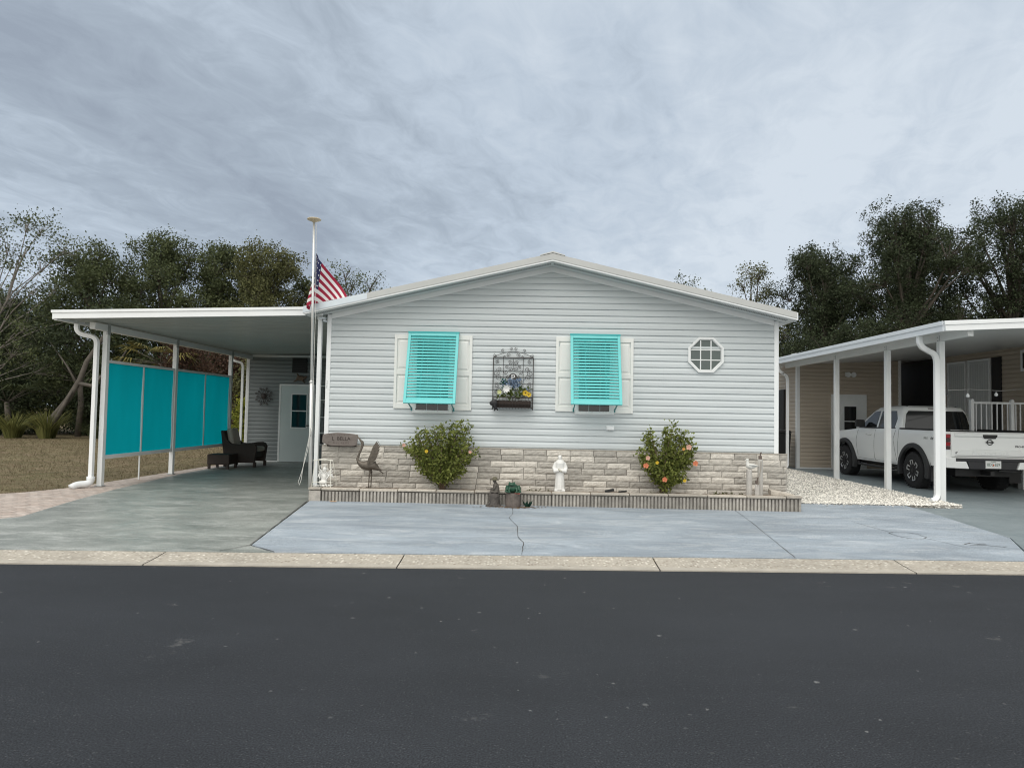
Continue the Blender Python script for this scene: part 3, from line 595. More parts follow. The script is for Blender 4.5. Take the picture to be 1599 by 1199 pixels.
# octagonal window
def octo(r, cx, cz): return [(cx+r/math.cos(R(22.5))*math.cos(R(22.5+45*i)), cz+r/math.cos(R(22.5))*math.sin(R(22.5+45*i))) for i in range(8)]
ocx, ocz = 2.897, 2.560; m = MB()
a, b, c = octo(.290, ocx, ocz), octo(.256, ocx, ocz), octo(.244, ocx, ocz); y0, y1, y2 = HY-.05, HY-.003, HY-.030
for i in range(8):
    j = (i+1) % 8
    def q3(p, y): return (p[0], y, p[1])
    m.add([q3(a[i], y1), q3(a[j], y1), q3(a[j], y0), q3(a[i], y0)], [(0, 1, 2, 3)]); m.add([q3(a[i], y0), q3(a[j], y0), q3(b[j], y0), q3(b[i], y0)], [(0, 1, 2, 3)])
    m.add([q3(b[i], y0), q3(b[j], y0), q3(b[j], y2), q3(b[i], y2)], [(0, 1, 2, 3)]); m.add([q3(b[i], y2), q3(b[j], y2), q3(c[j], y2), q3(c[i], y2)], [(0, 1, 2, 3)])
    m.add([q3(c[i], y2), q3(c[j], y2), q3(c[j], HY-.018), q3(c[i], HY-.018)], [(0, 1, 2, 3)])
ow = m.build('octagonal_window', WHITE, house)
m = MB(); m.prism(octo(.248, ocx, ocz), HY-.0185, HY-.016); m.build('pane', GREYGLASS, ow)
m = MB()
for s_ in (-1, 1):
    m.box(ocx+s_*.085-.009, ocx+s_*.085+.009, HY-.028, HY-.0187, ocz-.240, ocz+.240)
    for xa, xb in ((-.240, -.0945), (-.0755, .0755), (.0945, .240)): m.box(ocx+xa, ocx+xb, HY-.028, HY-.0187, ocz+s_*.083-.009, ocz+s_*.083+.009)
m.build('muntin', WHITE, ow)
m = MB(); m.box(1.29, 1.405, HY-.06, HY-.012, 1.30, 1.36); m.prism([(1.282, 1.292), (1.413, 1.292), (1.413, 1.368), (1.282, 1.368)], HY-.028, HY-.014); m.build('outlet_cover', TRIM, house, bevel=.006)
m = MB()
for k in range(5): m.box(HX0+.016+.001*k, HX0+.026, HY-.0245, HY-.0222, 1.905+k*.026, 1.923+k*.026)
m.build('house_marker', mat('marker_grey', (.16, .17, .17), .6), house)
# ================================================================ planter bed in front of the house
PY = 10.66; GZ = .115
bed = thing('planter_bed', 'long raised bed edged in ribbed grey concrete below the stone skirt', 'planter', (.4, PY, GZ))
m = MB(); pr = random.Random(4); PX0, PX1 = -3.415, 4.235
x = PX0+.20; segs = []
while x < PX1-.02:
    w = min(.60, PX1-x); segs.append((x, x+w-.006)); x += w
for a, b in segs:
    dy = pr.uniform(-.008, .008); dz = pr.uniform(-.006, .006); tn = pr.uniform(.2, .8); up_ = .0035*(a+.0)
    m.box(a, b, PY+.030+dy, PY+.07+dy, GZ-.03, GZ+.178+dz+up_, 0, tn*.4); nr = int((b-a)/.0505)
    for i in range(nr):
        xx = a+(b-a)*(i+.5)/nr; m.box(xx-.0155, xx+.0155, PY+dy, PY+.0302+dy, GZ-.03, GZ+.172+dz+up_, 0, min(1, max(0, tn+pr.uniform(-.25, .25))))
m.build('ribbed_edging', CONC, bed, bevel=.004)
m = MB(); m.box(PX0, PX0+.185, PY-.005, PY+.20, GZ-.03, GZ+.165, 0, .7); m.build('corner_block', CONC, bed, bevel=.008)
m = MB()
for a, b in [(PX0-.01, PX0+.19)]+segs:
    dz = pr.uniform(-.004, .006)+.0035*a; m.box(a+.002, b-.002, PY-.014+pr.uniform(-.006, .004), PY+.10, GZ+.180+dz, GZ+.218+dz, 0, pr.random())
m.build('edging_cap', CAPS, bed, bevel=.012)
m = MB()
for yy0 in (PY+.16, PY+.38):
    m.box(PX1-.06, PX1, yy0-.10, yy0+.11, GZ-.03, GZ+.19, 0, pr.random())
m.build('end_edging', CONC, bed, bevel=.008)
vs = []; nx, ny = 110, 6
for j in range(ny+1):
    for i in range(nx+1):
        xx = PX0+.03+(PX1-.09-PX0)*i/nx; yy = PY+.07+(HY-.05-PY-.07)*j/ny
        vs.append((xx, yy, GZ+.172+mnoise.noise(Vector((xx*3, yy*5, 2)))*.02+mnoise.noise(Vector((xx*12, yy*12, 5)))*.015+.0035*xx))
m = MB(); m.add(vs, [(j*(nx+1)+i, j*(nx+1)+i+1, (j+1)*(nx+1)+i+1, (j+1)*(nx+1)+i) for j in range(ny) for i in range(nx)]); m.build('soil', SOIL, bed, smooth=True)
# loose blocks, dark edging bits and weeds on the bed
o = thing('loose_block', 'tan concrete cap block lying tilted at the right end of the bed', 'block', (3.98, 10.9, GZ+.2))
m = MB(); m.hexa([(3.80, 10.80, .34), (4.14, 10.72, .335), (4.16, 10.95, .335), (3.83, 11.02, .34), (3.80, 10.80, .42), (4.14, 10.72, .365), (4.16, 10.95, .365), (3.83, 11.02, .43)], 0, .8); m.build('block', CAPS, o, bevel=.01)
for (p, q, w, h, lb) in (((1.22, 10.80, .345), (1.36, 10.81, .375), .05, .04, 'thicker black plastic bit on the bed just right of the saint statue'), ((1.43, 10.80, .345), (1.56, 10.80, .36), .045, .022, 'thin black plastic bit on the bed beside the thicker one')):
    m = MB(); m.bar(p, q, w, h); tag(m.build('edging_stake', BLACK, bevel=.004), lb, 'debris', 'black plastic bits on the bed')
# ================================================================ small garden ornaments
def spiral(cx, cz, y, r, turns, a0, sgn=1, n=26):
    return [(cx+r*(1-.85*i/n)*math.cos(a0+sgn*turns*6.283*i/n), y, cz+r*(1-.85*i/n)*math.sin(a0+sgn*turns*6.283*i/n)) for i in range(n+1)]
# heron
hx, hy, hz = -2.52, 10.98, .315
t = thing('heron_statue', 'dark bronze heron statue with raised beak and one lifted wing', 'garden statue', (hx, hy, hz))
m = MB(); pth = [(-2.775, 1.150), (-2.735, 1.105), (-2.700, 1.06), (-2.672, 1.03), (-2.665, .985), (-2.690, .90), (-2.728, .82), (-2.745, .76), (-2.715, .70), (-2.65, .665), (-2.56, .665), (-2.48, .665), (-2.42, .62), (-2.39, .59)]
rad = [.002, .007, .015, .025, .021, .016, .016, .020, .034, .066, .082, .070, .038, .008]
m.tube([(p[0], hy, p[1]) for p in pth], rad, 12); m.tube([(-2.705, hy, 1.055), (-2.75, hy, 1.11), (-2.765, hy, 1.135)], [.008, .005, .001], 6)
m.build('body', BRONZE, t, smooth=True)
m = MB()
for i in range(9):
    a = R(24+i*4.6); L0 = .36-.004*(i-6)**2-.018*max(0, 5-i); bx, bz = -2.57+.010*i-.05*(i/8), .66+.012*i
    e = (bx+math.cos(a)*L0*.80, bz+math.sin(a)*L0*1.05); nrm_ = (-math.sin(a)*.026, math.cos(a)*.026)
    mid = (bx*.35+e[0]*.65, bz*.35+e[1]*.65)
    m.prism([(bx-nrm_[0]*.5, bz-nrm_[1]*.5), (mid[0]-nrm_[0], mid[1]-nrm_[1]), e, (mid[0]+nrm_[0], mid[1]+nrm_[1]), (bx+nrm_[0]*.5, bz+nrm_[1]*.5)], hy-.072-.005*(i % 2)-.003*i, hy-.062-.003*i)
m.build('wing', BRONZE, t)
m = MB()
for i in range(6): m.bar((-2.48+.012*i, hy-.03, .68-.012*i), (-2.345+.006*i-.012*(i % 2), hy-.035+.012*i, .60-.016*i+.006*(i % 3)), .03, .010)
m.build('tail', BRONZE, t)
for (fx, ky) in ((-2.545, .0), (-2.515, .03)):
    m = MB(); m.tube([(-2.565+ky, hy+ky, .64), (-2.530+ky*.5, hy+ky, .555), (fx, hy+ky, .49), (fx-.005, hy+ky, .33), (fx-.005, hy+ky, .30)], [.022, .014, .010, .008, .008], 8); m.tube([(fx-.04, hy+ky-.02, .318), (fx, hy+ky, .325), (fx+.02, hy+ky-.03, .316)], .005, 5); m.build('leg', BRONZE, t, smooth=True)
# carved sign
t = thing('wooden_sign', 'weathered oval wooden plank sign with worn carved lettering leaning on stone', 'sign', (-3.08, 11.14, .95))
m = MB(); pl = [(-3.375, 1.01), (-3.30, .975), (-3.20, .955), (-2.86, .955), (-2.80, .975), (-2.785, 1.14), (-2.86, 1.155), (-3.0, 1.168), (-3.14, 1.172), (-3.25, 1.162), (-3.365, 1.14)]
m.prism(pl, 11.135, 11.165); m.build('board', WOODW, t, bevel=.006)
CARV = mat('carved_dark', (.05, .038, .033), .9)
text_mesh('L  BELLA', .082, (-3.06, 11.134, 1.073), (1, 0, 0), (0, 0, 1), CARV, 'lettering', t, .004)
m = MB()
for zz, n, x0, x1 in ((1.137, 12, -3.25, -2.95), (1.008, 15, -3.27, -2.88)):
    for i in range(n):
        xx = x0+(x1-x0)*i/(n-1); 
        if pr.random() < .8: m.bar((xx, 11.1335, zz-.014+pr.uniform(-.004, .006)), (xx+pr.uniform(-.008, .008), 11.1335, zz+.014), .003, .005, (1, 0, 0))
m.build('worn_carving', mat('worn_carving', (.13, .10, .09), .9), t)
m = MB(); m.box(-3.30, -2.82, 11.166, 11.20, .945, .985); m.build('back_cleat', CARV, t)
# white wire stand with angel
t = thing('plant_stand', 'white wire frame stand at the left end of the planter bed', 'garden stand', (-3.25, 10.86, .32))
m = MB(); zt_ = .735
for (x0, y0, x1, y1) in ((-3.375, 10.80, -3.40, 10.74), (-3.365, 10.95, -3.345, 11.02), (-3.125, 10.80, -3.10, 10.74), (-3.135, 10.95, -3.075, 11.02)): m.tube([(x0, y0, zt_), (x1, y1, .315)], .006, 6)
m.tube([(-3.40, 10.80, .74)]+[(-3.36+.24*i/8, 10.80, .738+.022*math.sin(math.pi*i/8)) for i in range(9)]+[(-3.09, 10.80, .74)], .007, 6)
m.tube([(-3.365, 10.95, .735), (-3.135, 10.95, .735)], .006, 6)
for s_ in ((-3.375, -3.365), (-3.125, -3.135)): m.tube([(s_[0], 10.80, zt_), (s_[1], 10.95, zt_)], .005, 6)
for zz in (.40,): m.tube([(-3.40, 10.75, zz), (-3.10, 10.75, zz), (-3.08, 11.01, zz), (-3.35, 11.01, zz)], .004, 5)
m.build('wire_frame', mat('cream_wire', (.76, .74, .66), .5, .15, 40), t)
t = thing('cherub_ornament', 'lacy white cherub ornament standing inside the white wire stand', 'ornament', (-3.25, 10.86, .33))
m = MB(); ar = random.Random(8); c0 = Vector((-3.22, 10.86, .51))
m.ball((-3.235, 10.86, .46), (.055, .045, .11), 12); m.ball((-3.23, 10.85, .60), (.036, .036, .040), 12); m.ball((-3.25, 10.84, .39), (.075, .05, .035), 12)
for s_ in (-1, 1):
    m.tube([(-3.235+s_*.03, 10.85, .53), (-3.235+s_*.085, 10.83, .50), (-3.235+s_*.05, 10.80, .45)], [.02, .016, .012], 8)
    for k in range(4): m.tube([(-3.23+s_*.03, 10.885, .52), (-3.23+s_*(.09+.012*k), 10.90, .59-.04*k), (-3.23+s_*(.12+.005*k), 10.90, .64-.065*k)], [.014, .012, .003], 6)
m.build('figure', STATUEW, t, remesh=.008)
m = MB()
for k in range(26):
    a, rr_ = ar.uniform(0, 6.28), ar.uniform(.02, .11); cx, cz = -3.22+rr_*math.cos(a), .53+rr_*1.3*math.sin(a); m.tube(spiral(cx, cz, 10.83+ar.uniform(-.02, .02), ar.uniform(.014, .028), 1.2, ar.uniform(0, 6.28), 1, 12), .0038, 5)
for k in range(14): m.ball((-3.40+.3*k/13, 10.77+ar.uniform(0, .05), .335+ar.uniform(0, .014)), ar.uniform(.011, .022), 8)
m.build('scrollwork', STATUEW, t, smooth=True)
# white robed saint statue
sx, sy, sz = .515, 10.93, .338
t = thing('saint_statue', 'white robed saint garden statue standing on the bed between the shrubs', 'garden statue', (sx, sy, sz))
m = MB()
fold = lambda a, h: 1+.055*math.sin(9*a+1)*max(0, 1-(h)/.36)
m.lathe([(.072, .0), (.084, .012), (.079, .03), (.074, .12), (.068, .24), (.066, .32), (.074, .39), (.078, .43), (.062, .465), (.030, .482), (.022, .50)], (sx, sy, sz), 40, fn=fold)
m.ball((sx-.004, sy-.006, sz+.522), (.030, .033, .037), 14); m.ball((sx-.004, sy-.030, sz+.502), (.018, .016, .020), 10); m.tube([(sx-.004, sy-.036, sz+.527), (sx-.004, sy-.044, sz+.515)], [.004, .006], 6)
for s_ in (-1, 1):
    m.tube([(sx+s_*.062, sy, sz+.435), (sx+s_*.094, sy-.01, sz+.35), (sx+s_*.078, sy-.05, sz+.30), (sx+s_*.018, sy-.085, sz+.315)], [.030, .032, .034, .020], 10)
    m.ball((sx+s_*.008, sy-.092, sz+.322), (.016, .014, .016), 8); m.ball((sx+s_*.030-.004, sy, sz+.52), (.006, .009, .012), 6)
m.box(sx-.085, sx+.085, sy-.075, sy+.075, sz-.02, sz+.012); m.build('figure', STATUEW, t, remesh=.0055)
m = MB(); m.tube([(sx-.03, sy-.1, sz+.345), (sx, sy-.112, sz+.315), (sx+.028, sy-.103, sz+.30)], [.008, .016, .004], 8); m.build('held_bird', mat('aged_stone', (.52, .50, .42), .7), t, smooth=True)
# fishing boy
bx, by, bz = -.50, 10.53, GZ
t = thing('fishing_boy_statue', 'small dark statue of a seated boy in a wide straw hat', 'garden statue', (bx, by, bz))
m = MB(); zs = bz+.20
m.tube([(bx+.03, by, zs+.01), (bx+.025, by, zs+.07), (bx+.015, by, zs+.13), (bx+.01, by, zs+.165)], [.052, .050, .044, .020], 12); m.ball((bx-.002, by, zs+.185), (.027, .027, .031), 12)
for s_ in (-1, 1):
    m.tube([(bx+.02, by+s_*.026, zs+.015), (bx-.055, by+s_*.028, zs+.03), (bx-.075, by+s_*.03, zs-.04), (bx-.078, by+s_*.03, zs-.12), (bx-.105, by+s_*.03, zs-.135)], [.030, .024, .018, .014, .012], 8)
    m.tube([(bx+.02, by+s_*.045, zs+.13), (bx-.005, by+s_*.055, zs+.07), (bx-.07, by+s_*.022, zs+.065)], [.018, .015, .010], 8)
m.ball((bx-.026, by, zs+.18), (.006, .006, .007), 6); m.build('figure', STATUED, t, remesh=.006)
m = MB(); m.lathe([(.066, -.006), (.070, .0), (.036, .008), (.033, .03), (.020, .042), (.004, .044)], (bx, by, zs+.207), 18); m.build('hat', mat('olive_hat', (.115, .105, .07), .8, .3, 40), t, smooth=True)
m = MB(); m.tube([(bx-.05, by-.02, zs+.06), (bx-.11, by-.025, zs+.065), (bx-.125, by-.028, zs+.08)], [.006, .005, .003], 6); m.build('fishing_rod', STATUED, t)
m = MB(); m.lathe([(.095, 0), (.10, .02), (.085, .035), (.075, .1), (.078, .16), (.07, .2)], (bx+.0, by, bz), 12, fn=lambda a, h: 1+.10*math.sin(3*a+h*20)); m.box(bx-.13, bx+.10, by-.07, by+.06, bz-.01, bz+.022); m.build('rock_seat', mat('dark_rock', (.085, .075, .068), .85, .4, 20, .6, 40), t)
# frog pot
fx, fy = -.215, 10.50
t = thing('stump_pot', 'brown stump shaped pot standing before the gap in the ribbed edging', 'pot', (fx, fy, GZ))
m = MB(); m.lathe([(.112, -.01), (.116, .06), (.110, .13), (.114, .205), (.100, .215), (.09, .205)], (fx, fy, GZ), 22, fn=lambda a, h: 1+.025*math.sin(11*a)+.02*math.sin(4*a+h*15)); m.build('pot', mat('stump_brown', (.135, .112, .098), .8, .3, 22, .5, 40), t)
m = MB(); m.prism([(fx+.02, GZ+.216), (fx+.105, GZ+.20), (fx+.10, GZ+.235)], fy-.10, fy-.03); m.build('saucer_shard', mat('terracotta', (.30, .10, .075), .8, .2, 20), t, bevel=.004)
t = thing('frog_statue', 'dark green glazed frog sitting on top of the brown pot', 'garden statue', (fx, fy, GZ+.21))
m = MB(); zf = GZ+.225; FY = fy-.02
m.ball((fx-.005, FY, zf+.065), (.090, .085, .072), 18); m.ball((fx-.02, FY-.035, zf+.120), (.056, .050, .030), 14)
for s_ in (-1, 1):
    m.ball((fx-.02+s_*.036, FY-.03, zf+.148), .015, 10); m.ball((fx+s_*.088, FY+.01, zf+.055), (.034, .055, .052), 12); m.tube([(fx+s_*.09, FY-.03, zf+.04), (fx+s_*.115, FY-.07, zf+.02), (fx+s_*.06, FY-.095, zf+.008)], [.022, .016, .012], 8)
    m.tube([(fx+s_*.055, FY-.065, zf+.075), (fx+s_*.06, FY-.095, zf+.03), (fx+s_*.04, FY-.105, zf+.004)], [.016, .013, .012], 8)
m.build('frog', FROGM, t, remesh=.006)
m = MB(); m.tube([(fx-.075+.15*i/10-.012, FY-.079-.006*math.sin(math.pi*i/10), zf+.112-.014*math.sin(math.pi*i/10)) for i in range(11)], .0035, 5); m.build('mouth', BLACK, t)
def leafset(mb, centers, size, rr, sig=0., n=1, droop=0., ar=.5, outward=None):
    # many small pointed leaves around given centres
    C_ = np.asarray(centers, float); k = len(C_); N_ = k*n; g = np.random.default_rng(rr)
    P = np.repeat(C_, n, 0)+g.normal(0, 1, (N_, 3))*sig
    d = g.normal(0, 1, (N_, 3)); d[:, 2] -= droop; d /= np.linalg.norm(d, axis=1)[:, None]
    u = np.cross(d, g.normal(0, 1, (N_, 3))); u /= np.linalg.norm(u, axis=1)[:, None]
    L_ = size*g.uniform(.6, 1.3, (N_, 1)); w = L_*ar/2
    a, b, c, e = P, P+d*L_*.45+u*w, P+d*L_, P+d*L_*.45-u*w
    V_ = np.stack([a, b, c, e], 1).reshape(-1, 3); b0 = len(mb.v)
    mb.v.extend(map(tuple, V_.tolist())); F_ = (np.arange(N_*4).reshape(-1, 4)+b0).tolist(); mb.f.extend(map(tuple, F_)); mb.m.extend([0]*N_)
    tt = np.clip(np.repeat(g.uniform(0, 1, k), n)*.55+g.uniform(0, 1, N_)*.45, 0, 1); mb.t.extend(tt.tolist()); mb.has_t = True
t = thing('potted_cactus', 'low dark green spiky plant at the foot of the edging right of the pot', 'plant', (.01, 10.50, GZ))
m = MB()
for k in range(34):
    a = rng.uniform(0, 6.28); l = rng.uniform(.05, .115); m.tube([(.01+.02*math.cos(a), 10.52+.02*math.sin(a), GZ), (.01+l*.6*math.cos(a), 10.52+l*.5*math.sin(a), GZ+l*.6), (.01+l*.75*math.cos(a), 10.52+l*.6*math.sin(a), GZ+l)], [.010, .008, .001], 5, tint=rng.random())
m.build('foliage', leafm('blue_green_leaf', (.035, .095, .065), (.012, .035, .026)), t)
m = MB(); lr = random.Random(21)
for k in range(240):
    x = lr.gauss(-.2, .22); y = 10.40+lr.uniform(-.03, .14)-.06*math.exp(-((x+.2)/.2)**2)*lr.random(); z = gz(x, y)+.009; a = lr.uniform(0, 6.28); s_ = lr.uniform(.010, .024)
    m.add([(x+s_*math.cos(a), y+s_*math.sin(a), z), (x-s_*.4*math.sin(a), y+s_*.4*math.cos(a), z+.006), (x-s_*math.cos(a), y-s_*math.sin(a), z), (x+s_*.4*math.sin(a), y-s_*.4*math.cos(a), z+.004)], [(0, 1, 2, 3)], 0, lr.random())
tag(m.build('leaf_litter', mat('dead_leaf', (.36, .22, .10), .8, tint=.55, dark=(.12, .075, .04))), kind='stuff')
m = MB(); m.prism([(-3.06, 10.585), (-3.02, 10.568), (-2.955, 10.578), (-2.95, 10.60), (-3.0, 10.615), (-3.05, 10.605)], .125, .129, 'z'); tag(m.build('fallen_leaf', mat('tan_leaf', (.55, .33, .17), .8, .2, 40)), 'single tan fallen leaf on the pad below the left planter corner', 'leaf')
m = MB(); r5 = random.Random(31); leafset(m, [(xx, 10.80+r5.uniform(-.02, .1), .335) for xx in [.02, .06, .11, .15, .21, .25, .42-.1]]+[(3.1+r5.uniform(-.2, .25), 10.84, .335) for _ in range(16)]+[(2.05+r5.uniform(-.2, .2), 10.84, .335) for _ in range(8)], .035, 77, .02, 7)
tag(m.build('weeds', leafm('weed_leaf', (.10, .12, .04), (.08, .06, .03)), fix=False), kind='stuff')
# seagull on pilings
t = thing('piling_ornament', 'three weathered grey wooden pilings with rope at the right end of the bed', 'ornament', (3.55, 10.85, .34))
for (x, y, z0, z1, r_) in ((3.475, 10.84, .32, .735, .044), (3.585, 10.80, .32, .51, .036), (3.655, 10.87, .32, .895, .040)):
    m = MB(); m.lathe([(r_*1.02, z0), (r_, z0+.1), (r_*.97, z1-.01), (r_*.9, z1)], (x, y, 0), 14, fn=lambda a, h: 1+.04*math.sin(5*a+h*9)); m.build('piling', WOODG, t, smooth=False)
for (x, y, z1) in ((3.585, 10.80, .51), (3.655, 10.87, .895)):
    m = MB(); m.box(x-.022, x+.022, y-.02, y+.02, z1, z1+.055); m.tube([(x, y, z1+.05), (x+.01, y, z1+.10), (x+.022, y, z1+.105)], .011, 6); m.build('metal_cap', mat('rusty_cap', (.13, .10, .085), .7, .4, 50), t)
m = MB(); m.tube([(3.655, 10.825, .86), (3.64, 10.80, .74), (3.60, 10.76, .62), (3.585, 10.762, .50)], .007, 6); m.build('rope', mat('grey_rope', (.30, .27, .23), .9), t)
t = thing('seagull_ornament', 'pale grey seagull figure perched on the left wooden piling', 'ornament', (3.475, 10.84, .735))
m = MB(); m.tube([(3.425, 10.84, .80), (3.445, 10.84, .795), (3.50, 10.84, .785), (3.56, 10.84, .79), (3.625, 10.84, .795)], [.02, .040, .046, .030, .004], 12); m.tube([(3.448, 10.84, .81), (3.446, 10.84, .865)], [.03, .02], 10); m.ball((3.445, 10.84, .885), (.026, .022, .022), 10); m.tube([(3.425, 10.84, .883), (3.395, 10.84, .872)], [.008, .002], 6); m.tube([(3.48, 10.84, .76), (3.48, 10.84, .73)], .010, 6)
m.build('gull', mat('gull_white', (.66, .65, .61), .6, .1, 30), t, remesh=.006)
m = MB()
for s_ in (-1, 1): m.tube([(3.46, 10.84+s_*.036, .805), (3.53, 10.84+s_*.036, .80), (3.61, 10.84+s_*.016, .79)], [.012, .024, .003], 8, sq=.35)
m.build('wing', mat('gull_grey', (.40, .41, .41), .6), t, smooth=True)
# hibiscus bushes
def bush(label, bx, by, bz, stems, h, spread, seed, n_leaf, flowers, group):
    t = thing('hibiscus_shrub', label, 'shrub', (bx, by, bz), group)
    g = random.Random(seed); m = MB(); pts = []
    for (tx, tz, r_) in stems:
        ty = g.uniform(-.20, .12); p0 = Vector((bx+g.uniform(-.04, .04), by+g.uniform(-.03, .03), bz-.02)); p3 = Vector((bx+tx, by+ty, bz+tz)); p1 = p0.lerp(p3, .35)+Vector((-tx*.18, 0, .05)); p2 = p0.lerp(p3, .7)+Vector((-tx*.08, 0, .04))
        path = [p0, p1, p2, p3]; m.tube(path, [r_, r_*.8, r_*.6, r_*.3], 6)
        for i in range(70):
            s_ = .22+.78*i/69
            k = s_*3; j = min(2, int(k)); q = path[j].lerp(path[j+1], k-j); a = g.uniform(0, 6.28); rr_ = g.random()**.6*spread*(1-.72*max(0, s_-.35)/.65)*(.55 if s_ < .3 else 1)
            e = q+Vector((math.cos(a)*rr_, math.sin(a)*rr_*.8, g.uniform(-.04, .08)))
            if e.y > HY-.12: e.y = HY-.12
            pts.append(tuple(e))
            if i % 7 == 0: m.tube([q, e], [.004, .002], 4)
    m.build('stem', mat('shrub_stem', (.16, .115, .08), .9, .3, 20), t, smooth=True)
    l = MB(); leafset(l, pts, .054, seed, .026, n_leaf, .1, .58); l.build('foliage', HIB, t, fix=False)
    for (fx_, fz_, mt, s_) in flowers:
        f = MB(); c = Vector((bx+fx_, by-.22, bz+fz_))
        for k in range(5):
            a = k*1.2566+g.random()*.3; d = Vector((math.cos(a), -.35, math.sin(a))).normalized(); u = Vector((-math.sin(a), 0, math.cos(a)))
            s_ = s_ if k else s_*.86; f.add([c, c+d*s_*.6+u*s_*.48, c+d*s_*1.05+u*s_*.30, c+d*s_*1.05-u*s_*.30, c+d*s_*.6-u*s_*.48], [(0, 1, 2, 3, 4)])
        f.tube([c, c+Vector((.004, -s_*.9, -.004))], [.006, .004], 5); f.build('flower', mt, t, fix=False)
    return t
bush('broad leafy hibiscus shrub with few flowers left of the saint statue', -1.36, 11.0, .31, [(-.42, .86, .011), (-.26, .88, .011), (-.13, .95, .012), (0, .93, .012), (.10, .97, .012), (.24, .95, .012), (.34, .93, .010), (.44, .80, .010), (-.52, .62, .010), (-.56, .73, .006), (.40, .52, .010), (-.36, .50, .010), (.05, .6, .010), (.22, .42, .010), (-.44, .60, .01), (-.30, .62, .01), (.36, .66, .01), (-.16, .66, .01), (.12, .72, .01), (-.2, .36, .01), (.14, .28, .01), (-.05, .30, .01), (-.40, .38, .01), (.38, .40, .01), (-.30, .26, .01), (.30, .28, .01), (-.46, .56, .01), (.44, .66, .01), (-.47, .80, .007), (-.33, .96, .007), (-.05, 1.02, .007), (.17, 1.03, .007), (.31, 1.05, .007), (.41, .98, .007), (-.60, .66, .006), (-.56, .60, .006), (.54, .58, .006)], .95, .12, 3, 3,
     [(-.60, .70, PINK, .034), (-.24, .61, YELLOW, .034), (.45, .61, PINK, .03)], 'hibiscus shrubs in the planter bed')
bush('taller upright hibiscus shrub with many orange blooms near the pilings', 2.165, 11.0, .325, [(-.24, .98, .013), (-.22, .70, .012), (0.02, 1.0, .013), (.13, 1.06, .013), (.05, .82, .012), (.24, .93, .012), (.40, .86, .010), (-.36, .54, .010), (-.30, .42, .01), (.34, .55, .010), (.2, .5, .010), (.44, .50, .009), (.46, .66, .009), (.42, .80, .008), (.30, .26, .008), (0, .48, .010), (.16, .30, .008), (-.30, .86, .007), (.34, .96, .007), (.46, .72, .007), (-.40, .62, .007)], 1.1, .105, 9, 4,
     [(-.285, .56, PINK, .042), (-.315, .44, ORANGE, .05), (-.14, .49, YELLOW, .032), (-.02, .23, ORANGE, .048), (.35, .74, PINK, .052), (.455, .49, ORANGE, .05), (.29, .22, YELLOW, .032), (.27, .71, mat('bud_orange', (.55, .30, .08), .6), .03)], 'hibiscus shrubs in the planter bed')
# iron wall trellis with basket
TY = HY-.05
t = thing('wall_trellis', 'dark iron scrollwork wall rack with basket hung between the awning shutters', 'wall trellis', (-.265, TY, 1.62))
X0, X1, Z0, Z1 = -.595, .065, 1.60, 2.46; m = MB()
for x in (X0, X1): m.bar((x, TY, Z0), (x, TY, Z1), .014, .014)
for x in (X0+.165, X1-.165): m.bar((x, TY, 1.80), (x, TY, Z1), .008, .008)
m.bar((X0, TY, Z1), (X1, TY, Z1), .014, .014); m.bar((X0, TY, 1.80), (X1, TY, 1.80), .014, .014)
for z in (2.14, 2.33, 2.03, 1.93): m.bar((X0, TY, z), (X1, TY, z), .005, .005)
m.build('frame', IRON, t)
m = MB(); cx = (X0+X1)/2; r_ = .0042
m.tube([(cx+x, TY, Z1+.09*math.cos(x/.33*1.57)+.01) for x in np.linspace(-.33, .33, 21)], r_, 5)
for s_ in (-1, 1):
    for (ox, oz, rr_, a0) in ((.18, .115, .026, 2.6), (.30, .03, .032, 1.2), (.085, .04, .034, 3.), (.15, .02, .02, 0), (.035, .15, .026, .4)): m.tube(spiral(cx+s_*ox, Z1+oz, TY, rr_, 1.35, a0 if s_ > 0 else math.pi-a0, -s_, 18), r_, 5)
    for (ox, oz, rr_, a0, sg) in ((.27, -.07, .035, 1.6, 1), (.235, -.19, .045, 0, -1), (.28, -.26, .055, 2, 1), (.25, -.33, .05, 4, -1), (.27, -.46, .05, 1, 1), (.24, -.54, .045, 4, -1), (.28, -.58, .03, 0, 1), (.05, -.09, .04, .5, 1), (.05, -.19, .045, 5.6, -1), (.11, -.15, .028, 2, 1), (.12, -.24, .04, .8, -1), (.09, -.32, .035, 2.4, 1), (.12, -.40, .035, 3, -1)):
        m.tube(spiral(cx+s_*ox, Z1+oz, TY, rr_, 1.5, a0 if s_ > 0 else math.pi-a0, sg*s_, 18), r_, 5)
m.tube([(cx, TY, Z1-.02), (cx, TY, Z1-.20)], r_, 5)
m.build('scrollwork', IRON, t)
m = MB(); BY = TY-.16
for i in range(13): x = X0+.02+(X1-X0-.04)*i/12; m.tube([(x, BY, 1.80), (x, BY-.01, 1.70), (x, BY+.03, 1.625), (x, TY, 1.615)], .0042, 5)
for z, yb_ in ((1.80, BY), (1.635, BY+.02)): m.tube([(X0, TY, z), (X0+.01, yb_, z), (X1-.01, yb_, z), (X1, TY, z)], .006, 5)
m.build('basket', IRON, t)
m = MB(); v = [];
for i in range(25):
    x = X0+.03+(X1-X0-.06)*i/24; w = .01*math.sin(i*1.7)
    for (yy, zz) in ((TY-.02, 1.745+w), (BY+.015, 1.745-w), (BY+.01, 1.69), (BY+.045, 1.645), (TY-.02, 1.64)): v.append((x, yy, zz))
